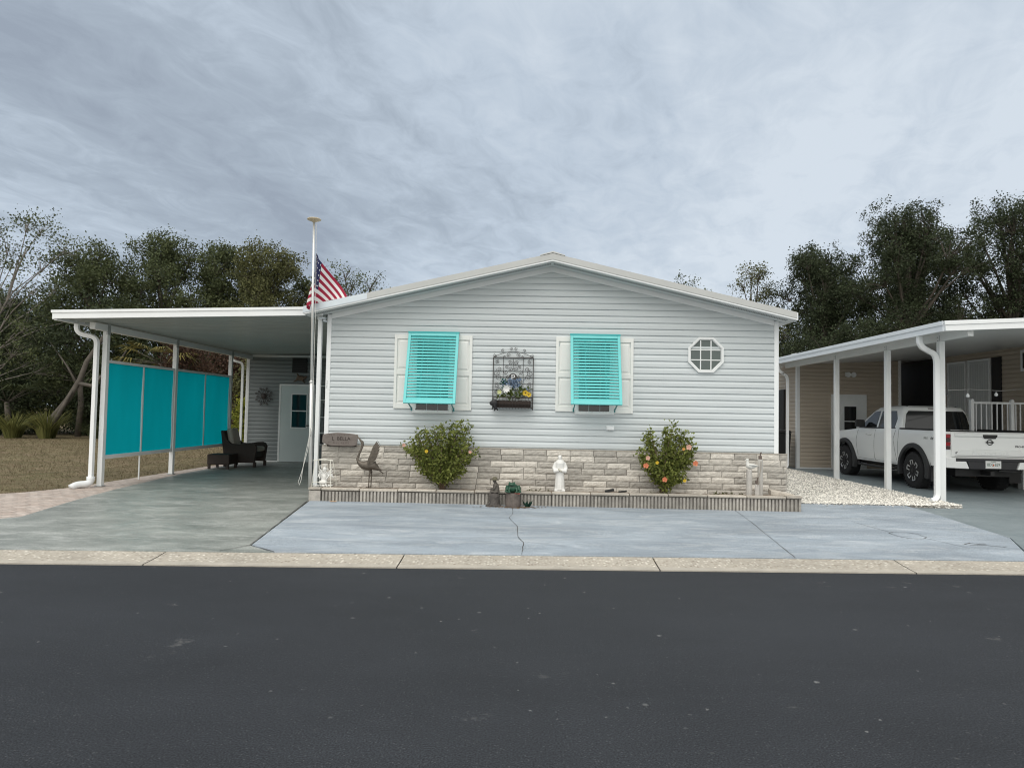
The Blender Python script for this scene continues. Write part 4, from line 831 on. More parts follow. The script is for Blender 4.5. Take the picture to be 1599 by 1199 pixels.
m.add(v, [(i*5+j, i*5+(j+1) % 5, (i+1)*5+(j+1) % 5, (i+1)*5+j) for i in range(24) for j in range(5)]+[(0, 1, 2, 3, 4), (124, 123, 122, 121, 120)]); m.build('coir_liner', mat('dark_coir', (.040, .030, .025), .95, .5, 60, .8, 60), t)
m = MB(); m.lathe([(.066, 0), (.066, .014), (.06, .018)], (cx-.003, TY-.02, 2.135), 28, 'y'); pq = m.build('monogram_disc', mat('disc_charcoal', (.045, .043, .042), .5), t)
text_mesh('P', .135, (cx-.001, TY-.0225, 2.128), (1, 0, 0), (0, 0, 1), WHITE, 'letter', pq, .004)
t = thing('artificial_flowers', 'blue white and yellow silk flowers filling the iron wall basket', 'flowers', (cx, TY-.1, 1.76))
gf = random.Random(13)
m = MB(); leafset(m, [(cx+max(-.27, min(.27, gf.gauss(.0, .15))), TY-.10+gf.uniform(-.04, .03), 1.80+abs(gf.gauss(0, .07))) for _ in range(42)], .085, 5, .015, 2, -.3, .5); m.build('foliage', leafm('silk_leaf', (.16, .19, .05), (.04, .07, .03)), t, fix=False)
m = MB(); leafset(m, [(cx+.02+gf.gauss(0, .075), TY-.11+gf.uniform(-.03, .02), 2.03+gf.gauss(0, .035)) for _ in range(60)], .045, 6, .008, 3, 0, .8); m.build('blue_flower', mat('blue_petal', (.24, .32, .44), .7, trans=.2, tint=.3), t, fix=False)
m = MB(); leafset(m, [(cx-.15+gf.gauss(0, .02), TY-.10, 2.035+gf.gauss(0, .02)) for _ in range(12)], .06, 16, .006, 3, 0, .5); m.build('teal_leaf', leafm('teal_leaf', (.05, .17, .13), (.02, .07, .06)), t, fix=False)
def rosette(c, s_, mt, nm, n=9, core=None):
    f = MB()
    for k in range(n):
        a = k*6.283/n; d = Vector((math.cos(a), -.3, math.sin(a))).normalized(); u = Vector((-math.sin(a), 0, math.cos(a))); c = Vector(c)
        f.add([c, c+d*s_*.55+u*s_*.22, c+d*s_, c+d*s_*.55-u*s_*.22], [(0, 1, 2, 3)])
    ob = f.build(nm, mt, t, fix=False)
    if core: b_ = MB(); b_.ball(c, s_*.25, 8); b_.build('core', core, ob)
rosette((cx-.10, TY-.18, 1.935), .075, mat('white_petal', (.82, .82, .80), .6, trans=.2), 'white_flower', 9); rosette((cx-.215, TY-.15, 1.885), .048, mat('pale_green_petal', (.55, .58, .26), .6), 'green_flower', 7)
rosette((cx+.21, TY-.15, 1.875), .058, YELLOW, 'yellow_flower', 11, mat('flower_core', (.10, .06, .02), .8)); rosette((cx+.265, TY-.16, 1.85), .05, YELLOW, 'yellow_flower', 11, mat('flower_core', (.10, .06, .02), .8))
t = thing('black_bow', 'black ribbon bow hanging off the left side of the wall basket', 'bow', (X0+.03, BY, 1.70))
m = MB(); m.ball((X0+.035, BY-.03, 1.705), (.055, .03, .065), 12); m.ball((X0+.0, BY-.03, 1.70), (.045, .02, .04), 10); m.tube([(X0+.04, BY-.03, 1.67), (X0+.055, BY-.03, 1.61), (X0+.03, BY-.03, 1.56)], [.03, .02, .004], 8); m.tube([(X0+.05, BY-.03, 1.66), (X0+.09, BY-.02, 1.595), (X0+.10, BY-.03, 1.57)], [.02, .014, .003], 8); m.tube([(X0+.02, BY-.03, 1.64), (X0-.02, BY-.03, 1.585)], [.012, .003], 6)
m.build('ribbon', BLACK, t, remesh=.008)
# flagpole and flag
t = thing('flagpole', 'aluminium flagpole with flat disc top standing at the planter corner', 'flagpole', (-3.435, 10.74, GZ))
m = MB(); m.tube([(-3.425, 10.74, .30), (-3.45, 10.735, 2.0)], .027, 12); m.tube([(-3.45, 10.735, 1.95), (-3.487, 10.73, 4.55)], .0195, 12); m.build('pole', ALU, t, smooth=True)
m = MB(); m.lathe([(.02, -.03), (.03, -.02), (.105, .01), (.112, .02), (.100, .032), (.04, .04), (.0, .042)], (-3.487, 10.73, 4.56), 24); m.build('disc_finial', mat('beige_plastic', (.50, .42, .29), .5, .15, 12), t, smooth=True)
m = MB(); m.tube([(-3.445, 10.71, 4.52), (-3.41, 10.70, 3.2), (-3.405, 10.70, 1.2)], .0035, 5); m.tube([(-3.43, 10.70, 1.25), (-3.46, 10.69, .9), (-3.545, 10.68, .55), (-3.59, 10.67, .40), (-3.57, 10.67, .36), (-3.55, 10.68, .42), (-3.51, 10.69, .75), (-3.44, 10.70, 1.15)], .0045, 5); m.build('rope', mat('white_rope', (.66, .65, .61), .8), t)
m = MB(); m.tube([(-3.43, 10.72, 1.12), (-3.418, 10.70, 1.15), (-3.418, 10.70, 1.24), (-3.43, 10.72, 1.27)], .008, 6); m.build('cleat', ALU, t, smooth=True); m = MB(); m.tube([(-3.45, 10.735, 1.97), (-3.452, 10.735, 1.99)], .031, 12); m.build('joint_collar', ALU, t, smooth=True)
fl = MB(); NU, NV = 60, 39; vs = []
def flagp(u, v):
    # cloth hangs from the hoist, falls to the right and back, with deep folds near the pole
    x0, z0 = -3.462, 4.06-.78*v; s_ = .52*u if u < .4 else .208+(u-.4)*1.07
    x = x0+s_*(.56-.16*v); z = z0-s_*(.80+.05*v); y = 10.79+s_*.34
    w = math.sin(u*9+v*2.4); x += .035*w*min(1, u*2.5)*(.3+v); y += .07*math.cos(u*9+v*2.6)*min(1, u*3)
    x -= .15*math.exp(-((u-.26)/.14)**2)*min(1, .12+.95*v); y -= .05*math.exp(-((u-.26)/.14)**2)
    if x > -3.72 and y > RY-.05: z = max(z, roofz(x)+.025+.012*w)
    return (x, y, z)
for j in range(NV+1):
    for i in range(NU+1): vs.append(flagp(i/NU, j/NV))
fs, mi = [], []
for j in range(NV):
    for i in range(NU):
        st = j//3; canton = (i < NU*.4 and st < 7); k = 2 if canton else (0 if st % 2 == 0 else 1)
        if canton and (i % 4 == 2) and (j % 4 == 2): k = 1
        fs.append((j*(NU+1)+i, j*(NU+1)+i+1, (j+1)*(NU+1)+i+1, (j+1)*(NU+1)+i)); mi.append(k)
fl.add(vs, fs); fl.m = mi
tag(fl.build('flag', [RED, FWHITE, BLUE], smooth=True), 'red white and blue striped flag drooping at half mast over the roof edge', 'flag')
# ================================================================ LEFT CARPORT
cp = thing('carport', 'white flat roofed carport attached to the left side of the grey house', 'carport', (-5.6, 14.5, .115))
CX0, CX1, CY0, CY1 = -7.95, -3.46, 11.15, 18.3
def cz(x): return 2.985+.028*(x-CX0)       # ceiling height: falls away from the house
m = MB(); m.hexa([(CX0+.02, CY0+.02, cz(CX0)+.03), (CX1, CY0+.02, cz(CX1)+.03), (CX1, 19.6, cz(CX1)+.03), (CX0+.02, 19.6, cz(CX0)+.03), (CX0+.02, CY0+.02, cz(CX0)+.09), (CX1, CY0+.02, cz(CX1)+.09), (CX1, 19.6, cz(CX1)+.09), (CX0+.02, 19.6, cz(CX0)+.09)])
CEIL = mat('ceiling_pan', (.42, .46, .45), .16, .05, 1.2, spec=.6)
y = CY0+.10
while y < CY1+.9:
    m.hexa([(CX0+.06, y, cz(CX0)-.004), (CX1, y, cz(CX1)-.004), (CX1, y+.03, cz(CX1)-.004), (CX0+.06, y+.03, cz(CX0)-.004), (CX0+.06, y-.003, cz(CX0)+.032), (CX1, y-.003, cz(CX1)+.032), (CX1, y+.10, cz(CX1)+.032), (CX0+.06, y+.10, cz(CX0)+.032)]); y += .203
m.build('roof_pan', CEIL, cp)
m = MB(); m.hexa([(CX0, CY0-.03, cz(CX0)-.014), (CX1+.04, CY0-.03, cz(CX1)-.014), (CX1+.04, CY0, cz(CX1)-.014), (CX0, CY0, cz(CX0)-.014), (CX0-.02, CY0-.03, cz(CX0)+.125), (CX1+.04, CY0-.03, cz(CX1)+.125), (CX1+.04, CY0, cz(CX1)+.125), (CX0-.02, CY0, cz(CX0)+.125)])
m.hexa([(CX0-.022, CY0-.045, cz(CX0)+.082), (CX1+.04, CY0-.045, cz(CX1)+.082), (CX1+.04, CY0-.031, cz(CX1)+.082), (CX0-.022, CY0-.031, cz(CX0)+.082), (CX0-.028, CY0-.045, cz(CX0)+.128), (CX1+.04, CY0-.045, cz(CX1)+.128), (CX1+.04, CY0-.031, cz(CX1)+.128), (CX0-.028, CY0-.031, cz(CX0)+.128)])
m.build('front_fascia', TRIM, cp, bevel=.004)
m = MB(); m.box(CX0-.03, CX0+.0, CY0, 19.6, 2.965, 3.105); m.box(CX0, CX0+.055, CY0+.001, 19.6, 2.95, 2.972); m.build('gutter', TRIM, cp, bevel=.004)
m = MB(); m.box(-7.60, -7.50, 11.55, 18.6, 2.86, 2.975); m.build('beam', WHITE, cp, bevel=.004)
for (x, y, z0, w) in ((-7.545, 11.95, .12, .085), (-7.545, 14.35, .12, .085), (-7.545, 17.05, .12, .085)):
    m = MB(); m.box(x-w/2, x+w/2, y-w/2, y+w/2, z0, 2.859); p = m.build('post', WHITE, cp, bevel=.004)
    m = MB(); m.box(x+w/2-.02, x+w/2+.003, y-.045, y+.045, 2.80, 3.0);
    for zz in (2.84, 2.93): m.ball((x+w/2+.004, y, zz), .010, 8)
    m.build('bracket', mat('bracket_metal', (.42, .44, .44), .4, metal=.3), p)
    if w < .3:
        m = MB(); m.box(x-w/2-.02, x+w/2+.02, y-w/2-.02, y+w/2+.02, z0-.002, z0+.012); m.build('base_plate', mat('bracket_metal', (.42, .44, .44), .4), p)
m = MB(); m.box(-3.527, -3.463, 11.22, 11.29, .12, 3.04); m.box(-3.535, -3.45, 11.20, 11.219, 3.04, 3.10); m.build('post', WHITE, cp, bevel=.004)
m = MB(); m.box(-3.50, -3.40, 11.18, 11.26, 3.045, 3.075); m.box(-3.43, -3.395, 11.19, 11.28, 3.0, 3.03); m.build('wall_bracket', GALV, cp)
def downspout(parent, path, r_=.040, elbow=None):
    m = MB(); m.tube(path, r_, 4, sq=.8); 
    return m.build('downspout', TRIM, parent, auto=50)
def arc(p0, p1, p2, n=6): return [tuple(Vector(p0).lerp(Vector(p1), t).lerp(Vector(p1).lerp(Vector(p2), t), t)) for t in [i/n for i in range(n+1)]]
dp = [(-7.935, 11.72, 2.97)]+arc((-7.935, 11.72, 2.90), (-7.93, 11.72, 2.80), (-7.82, 11.75, 2.775))+arc((-7.72, 11.78, 2.755), (-7.625, 11.80, 2.74), (-7.62, 11.80, 2.62))+[(-7.62, 11.80, .24)]
downspout(cp, dp, .050)
m = MB(); m.tube([(-7.62, 11.80, .30), (-7.62, 11.795, .25)]+arc((-7.62, 11.79, .22), (-7.63, 11.76, .175), (-7.68, 11.70, .175))+arc((-7.71, 11.67, .175), (-7.76, 11.60, .175), (-7.785, 11.54, .13)), [.066, .064]+[.058]*7+[.058]*6+[.066], 14); m.build('drain_elbow', mat('pvc_white', (.80, .82, .83), .35, .04, 8), cp, smooth=True)
dp = [(-7.93, 18.0, 2.97)]+arc((-7.93, 18.0, 2.90), (-7.93, 18.0, 2.82), (-7.85, 18.0, 2.79))+arc((-7.74, 18.03, 2.76), (-7.66, 18.05, 2.75), (-7.66, 18.05, 2.6))+[(-7.66, 18.05, .2)]
downspout(cp, dp, .042)
# privacy screen between the posts
t = thing('privacy_screen', 'turquoise mesh privacy screen in white frames between the carport posts', 'screen', (-7.5, 14.5, .6))
for (ya, yb) in ((12.0, 14.30), (14.40, 17.0)):
    m = MB(); x = -7.545
    for z, h in ((2.33, .05), (.625, .07)): m.box(x-.022, x+.022, ya, yb, z-h/2, z+h/2)
    ym = (ya+yb)/2; m.box(x-.02, x+.02, ym-.02, ym+.02, .66, 2.305); m.box(x-.02, x+.02, ya+.0, ya+.03, .66, 2.305); m.box(x-.02, x+.02, yb-.03, yb, .66, 2.305)
    m.build('frame', WHITE, t, bevel=.003)
    for (a, b) in ((ya+.03, ym-.02), (ym+.02, yb-.03)):
        m = MB(); nv = 12; vs = []
        for i in range(nv+1):
            for j in range(nv+1): vs.append((x+.006*math.sin(i*1.1+j*.6), a+(b-a)*i/nv, .66+1.645*j/nv))
        m.add(vs, [(i*(nv+1)+j, (i+1)*(nv+1)+j, (i+1)*(nv+1)+j+1, i*(nv+1)+j+1) for i in range(nv) for j in range(nv)]); m.build('mesh_panel', SCREEN, t, smooth=True, fix=False)
m = MB(); m.tube([(-7.55, 13.15, .12), (-7.55, 13.15, .60)], .014, 6); m.build('stake', WHITE, t)
# utility shed at the back of the carport
sh = thing('utility_shed', 'grey sided utility shed closing the back of the carport', 'shed', (-5.5, 18.3, .115))
SY = 18.3
m = MB(); siding(m, (-7.62, SY), (-3.45, SY), .15, lambda s: 2.97+.028*s, .1046); m.build('wall', SHADEDSIDE, sh, fix=False)
m = MB(); m.box(-7.62, -3.45, SY+.008, 24, .1, 3.02); m.build('shed_core', SHADEDSIDE, sh)
m = MB(); m.box(-7.66, -7.57, SY-.022, SY+.0, .12, 2.98); m.box(-7.66, -7.622, SY+.001, SY+.08, .12, 2.98); m.build('corner_trim', WHITE, sh, bevel=.004)
m = MB(); m.box(-7.56, -6.74, SY-.018, SY, .115, .148); m.build('base_trim', WHITE, sh); m = MB(); m.box(-7.56, -3.5, SY-.03, SY, 2.93, 2.99); m.build('head_trim', WHITE, sh)
DOORM = mat('pale_door', (.56, .63, .63), .4, .03, 3)
def door(parent, x0, x1, y, z0, z1, dm, win, handle_x, tr=WHITE, name='door'):
    m = MB(); m.box(x0, x1, y-.045, y-.012, z0, z1); d = m.build(name, dm, parent, bevel=.004)
    m = MB(); m.box(x0-.05, x0-.001, y-.05, y-.002, z0, z1+.05); m.box(x1+.001, x1+.05, y-.05, y-.002, z0, z1+.05); m.box(x0-.001, x1+.001, y-.05, y-.002, z1+.001, z1+.05); m.build('frame', tr, d, bevel=.004)
    a, b, c, e = win; m = MB(); mid = (c+e)/2; f = .03
    m.box(a-f, a, y-.058, y-.046, c-f, e+f); m.box(b, b+f, y-.058, y-.046, c-f, e+f); m.box(a, b, y-.058, y-.046, c-f, c); m.box(a, b, y-.058, y-.046, e, e+f); m.box(a, b, y-.056, y-.046, mid-.015, mid+.015); m.build('window_frame', tr, d)
    m = MB(); m.box(a, b, y-.0495, y-.0465, c, mid-.015); m.box(a, b, y-.0495, y-.0465, mid+.015, e); m.build('pane', DARKGLASS, d)
    m = MB(); m.tube([(handle_x, y-.045, z0+.98), (handle_x, y-.09, z0+.98), (handle_x-.10, y-.095, z0+.975)], .013, 8); m.tube([(handle_x, y-.045, z0+1.15), (handle_x, y-.065, z0+1.15)], .025, 10); m.build('handle', mat('dark_handle', (.05, .05, .05), .3, metal=.6), d, smooth=True)
    return d
door(sh, -6.68, -5.80, SY, .125, 2.16, DOORM, (-6.37, -5.98, 1.05, 1.93), -5.86)
m = MB(); m.box(-6.40, -6.0, SY-.05, SY-.005, 2.52, 2.92); w = m.build('hatch', mat('dark_hatch', (.015, .015, .016), .7), sh)
m = MB(); 
for zz in np.linspace(2.56, 2.88, 8): m.box(-6.38, -6.02, SY-.056, SY-.051, zz, zz+.02)
m.build('louvre', mat('dark_louvre', (.025, .025, .026), .7), w)
t = thing('sunburst_decor', 'dark metal sunburst flower hung left of the shed door', 'wall decor', (-7.15, SY-.04, 1.87))
m = MB()
for k in range(16):
    a = k*6.283/16; L1 = .24 if k % 2 else .19; c, s_ = math.cos(a), math.sin(a); X, Z = -7.15, 1.87
    m.tube([(X+.05*c, SY-.05, Z+.05*s_), (X+L1*.8*c, SY-.055, Z+L1*.8*s_)], .007, 5); m.tube(spiral(X+L1*.92*c, Z+L1*.92*s_, SY-.055, .034, 1., a, 1, 10), .009, 5)
m.lathe([(.075, 0), (.06, -.02), (.02, -.035)], (-7.15, SY-.045, 1.87), 14, 'y'); m.build('petals', IRON, t)
t = thing('turtle_decor', 'small metal turtle shaped ornament hung above the shed door', 'wall decor', (-6.17, SY-.05, 2.36))
m = MB(); m.ball((-6.17, SY-.05, 2.37), (.12, .03, .075), 12); m.ball((-6.02, SY-.05, 2.41), (.04, .02, .03), 8)
for (dx, dz, ex, ez) in ((-.09, -.04, -.19, -.10), (.06, -.05, .13, -.13), (-.05, .05, -.10, .14), (.07, .04, .15, -.02)): m.tube([(-6.17+dx, SY-.05, 2.37+dz), (-6.17+ex, SY-.05, 2.37+ez)], [.03, .012], 6)
m.build('shell', mat('rust_metal', (.13, .085, .055), .6, .5, 20), t, remesh=.012)
t = thing('wire_shelf', 'dark storage shelf unit with white shelves beside the house wall', 'shelf', (-5.15, 17.9, .12))
m = MB()
for x in (-5.45, -4.85):
    for y in (17.7, 18.15): m.box(x-.015, x+.015, y-.015, y+.015, .12, 2.2)
m.build('upright', BLACK, t); 
for z in (.25, .62, .92, 1.33, 1.78, 2.15): m = MB(); m.box(-5.46, -4.84, 17.69, 18.16, z, z+.02); m.build('shelf', WHITE, t)
for (x, z, h) in ((-5.3, .64, .25), (-5.05, .94, .3), (-5.25, 1.35, .35), (-5.0, 1.80, .28), (-5.2, .27, .3)):
    o = thing('storage_box', {.64: 'dark box on the second shelf of the storage unit', .94: 'dark box on the third shelf of the storage unit', 1.35: 'tall dark box on the middle upper shelf of the storage unit', 1.80: 'dark box below the top of the storage unit', .27: 'dark box on the bottom shelf of the storage unit'}[z], 'box', (x, 17.9, z), 'boxes on the storage shelf')
    m = MB(); m.box(x-.13, x+.13, 17.75, 18.08, z, z+h-.04); m.build('body', mat('charcoal_tote', (.03, .03, .033), .6), o, bevel=.01); m = MB(); m.box(x-.14, x+.14, 17.74, 18.09, z+h-.039, z+h-.01); m.build('lid', BLACK, o, bevel=.006)
# wicker armchair, footstool
t = thing('wicker_armchair', 'dark wicker armchair with beige cushion beside the turquoise screen', 'armchair', (-7.03, 16.75, .12))
Z = .12
for y in (16.42, 17.06):
    m = MB(); pl = [(-7.33, .22), (-6.60, .22), (-6.56, .50), (-6.55, .60), (-6.59, .675), (-6.66, .705), (-6.80, .70), (-7.0, .665), (-7.17, .675), (-7.28, .76), (-7.35, .93), (-7.40, 1.0), (-7.44, .98), (-7.40, .70)]
    m.prism([(a, Z-.12+b+.0) for a, b in pl], y-.045, y+.045); m.build('arm', WICK, t, bevel=.02)
m = MB(); m.box(-7.28, -6.62, 16.466, 17.014, .34, .48); m.build('seat', WICK, t, bevel=.015)
m = MB(); m.hexa([(-7.36, 16.466, .45), (-7.28, 16.466, .45), (-7.28, 17.014, .45), (-7.36, 17.014, .45), (-7.44, 16.466, .98), (-7.37, 16.466, .99), (-7.37, 17.014, .99), (-7.44, 17.014, .98)]); m.build('backrest', WICK, t, bevel=.02)
m = MB(); m.hexa([(-7.28, 16.50, .52), (-7.13, 16.50, .52), (-7.13, 16.98, .52), (-7.28, 16.98, .52), (-7.375, 16.52, 1.03), (-7.25, 16.52, 1.05), (-7.25, 16.96, 1.05), (-7.375, 16.96, 1.03)]); m.build('back_cushion', CUSH, t, bevel=.05)
m = MB(); m.box(-7.22, -6.575, 16.48, 17.0, .482, .60); m.build('seat_cushion', CUSH, t, bevel=.04)
for x in (-7.32, -6.60):
    for y in (16.42, 17.06): m = MB(); m.box(x-.03, x+.03, y-.03, y+.03, .12, .24); m.build('leg', WICK, t)
t = thing('wicker_footstool', 'dark square wicker footstool in front of the armchair', 'footstool', (-7.22, 15.95, .12))
m = MB(); m.box(-7.44, -6.92, 15.72, 16.22, .22, .46); m.build('body', WICK, t, bevel=.02)
for x in (-7.40, -6.96):
    for y in (15.76, 16.18): m = MB(); m.box(x-.025, x+.025, y-.025, y+.025, .12, .225); m.build('leg', WICK, t)
# ================================================================ NEIGHBOUR'S CARPORT
nc = thing('carport', 'white neighbouring carport on slim posts sheltering the white pickup', 'carport', (9.2, 15, .1))
NX0, NX1, NY0, NY1 = 6.93, 12.6, 11.52, 21.5
def nz(x): return 3.085+.052*(x-NX0)
m = MB(); m.hexa([(NX0+.02, NY0+.02, nz(NX0)), (NX1, NY0+.02, nz(NX1)), (NX1, NY1, nz(NX1)), (NX0+.02, NY1, nz(NX0)), (NX0+.02, NY0+.02, nz(NX0)+.08), (NX1, NY0+.02, nz(NX1)+.08), (NX1, NY1, nz(NX1)+.08), (NX0+.02, NY1, nz(NX0)+.08)]); m.build('roof_pan', mat('neighbour_ceiling', (.62, .63, .62), .35, .04, 2), nc)
m = MB(); m.hexa([(NX0, NY0-.02, nz(NX0)-.035), (NX1, NY0-.02, nz(NX1)-.035), (NX1, NY0+.02, nz(NX1)-.035), (NX0, NY0+.02, nz(NX0)-.035), (NX0-.02, NY0-.02, nz(NX0)+.13), (NX1, NY0-.02, nz(NX1)+.13), (NX1, NY0+.02, nz(NX1)+.13), (NX0-.02, NY0+.02, nz(NX0)+.13)])
m.hexa([(NX0-.022, NY0-.034, nz(NX0)+.065), (NX1, NY0-.034, nz(NX1)+.065), (NX1, NY0-.021, nz(NX1)+.065), (NX0-.022, NY0-.021, nz(NX0)+.065), (NX0-.03, NY0-.034, nz(NX0)+.133), (NX1, NY0-.034, nz(NX1)+.133), (NX1, NY0-.021, nz(NX1)+.133), (NX0-.03, NY0-.021, nz(NX0)+.133)]); m.build('front_fascia', TRIM, nc, bevel=.004)
m = MB(); m.box(NX0-.03, NX0, NY0+.021, NY1, nz(NX0)-.035, nz(NX0)+.13); m.box(NX0-.045, NX0-.031, NY0, NY1, nz(NX0)+.065, nz(NX0)+.134); m.build('gutter', mat('gutter_white', (.72, .76, .79), .4, .04, 4), nc, bevel=.004)
m = MB(); m.box(7.36, 7.46, 11.62, 19.8, 2.985, nz(7.4)+.0); m.build('beam', WHITE, nc, bevel=.004)
for y in (12.45, 14.28, 16.62):
    m = MB(); m.box(7.355, 7.455, y-.048, y+.048, .07, 2.984); p = m.build('post', WHITE, nc, bevel=.004)
    m = MB(); m.box(7.352, 7.40, y-.05, y-.0485, 2.985, 3.08)
    for zz in (2.99, 3.05): m.ball((7.35, y, zz), .011, 8)
    m.build('bracket', mat('bracket_metal', (.42, .44, .44), .4), p)
for (y, yb) in ((12.35, 12.40), (19.3, 19.45)):
    dp = [(6.97, y, 3.05)]+arc((6.97, y, 2.99), (6.975, y, 2.86), (7.09, y, 2.82))+arc((7.17, yb, 2.79), (7.30, yb, 2.76), (7.30, yb, 2.58))+[(7.295, yb, .34)]+arc((7.295, yb, .26), (7.29, yb, .17), (7.20, yb-.06, .15))+[(7.14, yb-.09, .135)]
    downspout(nc, dp, .058 if y < 15 else .05)
for (x, y) in ((7.55, 12.7), (7.3, 18.6)):
    m = MB(); z = nz(x)+.08; m.tube([(x, y, z), (x, y, z+.09)], .03, 8); m.box(x-.17, x+.17, y-.15, y+.15, z+.09, z+.105); m.build('roof_vent', TRIM, nc)
m = MB(); m.box(7.46, 7.50, 12.40, 12.50, 2.02, 2.12); m.build('hose_clip', BLACK, nc, bevel=.01)
m = MB(); m.box(11.15, 11.27, 15.5, 15.62, .9, nz(11.2)); m.build('porch_post', WHITE, nc)
# neighbour shed
ns = thing('utility_shed', 'tan sided shed with a white door behind the pickup', 'shed', (9, 20.2, .1))
NS = 20.2
m = MB(); siding(m, (7.86, NS), (10.83, NS), .13, lambda s: nz(7.86+s)-.01, .112); siding(m, (7.86, 27), (7.86, NS), .13, lambda s: 3.12, .112); m.build('wall', TANSIDE, ns, fix=False)
m = MB(); m.box(7.868, 10.83, NS+.008, 27, .07, 3.10); m.build('shed_core', TANSIDE, ns)
m = MB(); m.box(7.84, 7.93, NS-.022, NS, .07, nz(7.9)); m.box(7.838, 7.858, NS+.001, NS+.08, .07, 3.1); m.box(10.78, 10.86, NS-.022, NS, .07, nz(10.8)); m.build('corner_trim', TRIM, ns, bevel=.004)
for (xa, xb) in ((7.93, 8.83), (9.86, 10.78)): m = MB(); m.box(xa, xb, NS-.02, NS, .07, .128); m.build('base_trim', TRIM, ns)
door(ns, 8.89, 9.80, NS, .09, 2.22, WHITE, (9.20, 9.55, 1.06, 1.92), 9.74)
m = MB(); m.box(9.24, 9.36, NS-.05, NS-.01, 2.80, 2.92)
for s_ in (-1, 1): m.lathe([(.03, 0), (.075, -.12), (.078, -.14), (.0, -.13)], (9.33+s_*.08, NS-.06, 2.84), 12, 'y')
m.build('flood_light', WHITE, ns)
m = MB(); yy0, yy1 = 21.6, 22.8
m.box(7.80, 7.85, yy0, yy1, 1.25, 2.35); w = m.build('window', WHITE, ns); m = MB(); m.box(7.79, 7.799, yy0+.06, yy1-.06, 1.3, 1.78); m.box(7.79, 7.799, yy0+.06, yy1-.06, 1.84, 2.29); m.build('pane', DARKGLASS, w)
m = MB(); m.box(7.78, 7.84, 21.05, 21.5, 1.18, 2.42); m.build('window_shutter', mat('black_shutter', (.012, .012, .014), .5), ns, bevel=.006)
t = thing('trash_bin', 'black wheeled bin standing between the two homes', 'trash bin', (7.3, 20.3, .11))
m = MB(); m.hexa([(7.0, 20.0, .14), (7.55, 20.0, .14), (7.55, 20.6, .14), (7.0, 20.6, .14), (6.95, 19.95, 1.12), (7.6, 19.95, 1.12), (7.6, 20.65, 1.12), (6.95, 20.65, 1.12)]); m.build('body', BLACK, t, bevel=.02)
m = MB(); m.hexa([(6.93, 19.92, 1.122), (7.62, 19.92, 1.122), (7.62, 20.68, 1.122), (6.93, 20.68, 1.122), (6.97, 19.96, 1.19), (7.58, 19.96, 1.19), (7.58, 20.64, 1.22), (6.97, 20.64, 1.22)]); m.build('lid', BLACK, t, bevel=.02)
for y in (20.58,): m = MB(); m.lathe([(.12, -.03), (.12, .03)], (6.99, y, .24), 14, 'x'); m.build('wheel', TYRE, t)
# neighbour house side wall and porch
nh = thing('neighbour_house', 'tan sided neighbouring home behind the porch railing', 'house', (14, 18, .1))
NW = 11.62
m = MB(); siding(m, (NW, 26), (NW, 12.2), .5, lambda s: 3.36, .112); siding(m, (NW, 12.2), (19, 12.2), .5, lambda s: 3.36, .112); m.build('wall', TANSIDE, nh, fix=False)
m = MB(); m.box(NW+.008, 19, 12.208, 26, .1, 3.36); m.build('house_core', TANSIDE, nh)
m = MB(); m.hexa([(NW-.3, 11.9, 3.37), (15.4, 11.9, 4.3), (15.4, 26.3, 4.3), (NW-.3, 26.3, 3.37), (NW-.3, 11.9, 3.43), (15.4, 11.9, 4.38), (15.4, 26.3, 4.38), (NW-.3, 26.3, 3.43)]); m.hexa([(15.4, 11.9, 4.3), (19.3, 11.9, 3.37), (19.3, 26.3, 3.37), (15.4, 26.3, 4.3), (15.4, 11.9, 4.38), (19.3, 11.9, 3.43), (19.3, 26.3, 3.43), (15.4, 26.3, 4.38)]); m.build('roof', ROOFM, nh)
PORCHW = mat('porch_white', (.62, .64, .64), .45, .03, 3)
for (ya, yb) in ((18.40, 19.10), (17.45, 18.22)):
    m = MB(); m.box(NW-.05, NW-.012, ya, yb, 1.08, 3.10); d = m.build('door', PORCHW, nh, bevel=.004)
    m = MB(); 
    for (a, b, c, e) in ((ya-.05, ya-.001, 1.08, 3.15), (yb+.001, yb+.05, 1.08, 3.15), (ya-.001, yb+.001, 3.101, 3.15)): m.box(NW-.07, NW-.012, a, b, c, e)
    m.build('frame', TRIM, d); m = MB()
    for i in range(8): yy = ya+.06+(yb-ya-.12)*i/7; m.box(NW-.056, NW-.0502, yy-.012, yy+.012, 1.15, 3.03)
    m.build('blind_slat', mat('pale_blind', (.55, .57, .57), .6), d)
m = MB(); m.box(NW-.05, NW-.012, 17.03, 17.36, 1.25, 3.16); m.build('window_shutter', mat('black_shutter', (.012, .012, .014), .5), nh)
m = MB(); m.box(NW-.045, NW-.012, 15.4, 16.35, 2.75, 3.25); w = m.build('window', TRIM, nh); m = MB(); m.box(NW-.052, NW-.0455, 15.48, 16.27, 2.82, 3.18); m.build('pane', DARKGLASS, w)
m = MB(); m.box(NW-.035, NW-.016, 19.55, 21.95, .07, 3.34); m.build('shade_panel', mat('shade_black', (.006, .006, .007), .8), nh)  # black panel standing in for the shade of an open recess
pc = thing('porch', 'white porch landing with vertical board skirting beside the pickup', 'porch', (10.9, 16.5, .07))
m = MB(); m.box(9.9, NW-.07, 15.45, 19.4, .98, 1.06); m.build('deck', mat('deck_grey', (.42, .43, .43), .6), pc)
m = MB(); 
for i in range(14): x = 10.84+i*.056; m.box(x, x+.052, 15.28, 15.30, .08, .62, 0)
m.build('skirting', PORCHW, pc); m = MB(); m.box(10.84, 11.6, 15.301, 15.44, .08, .64); m.build('step_block', PORCHW, pc)
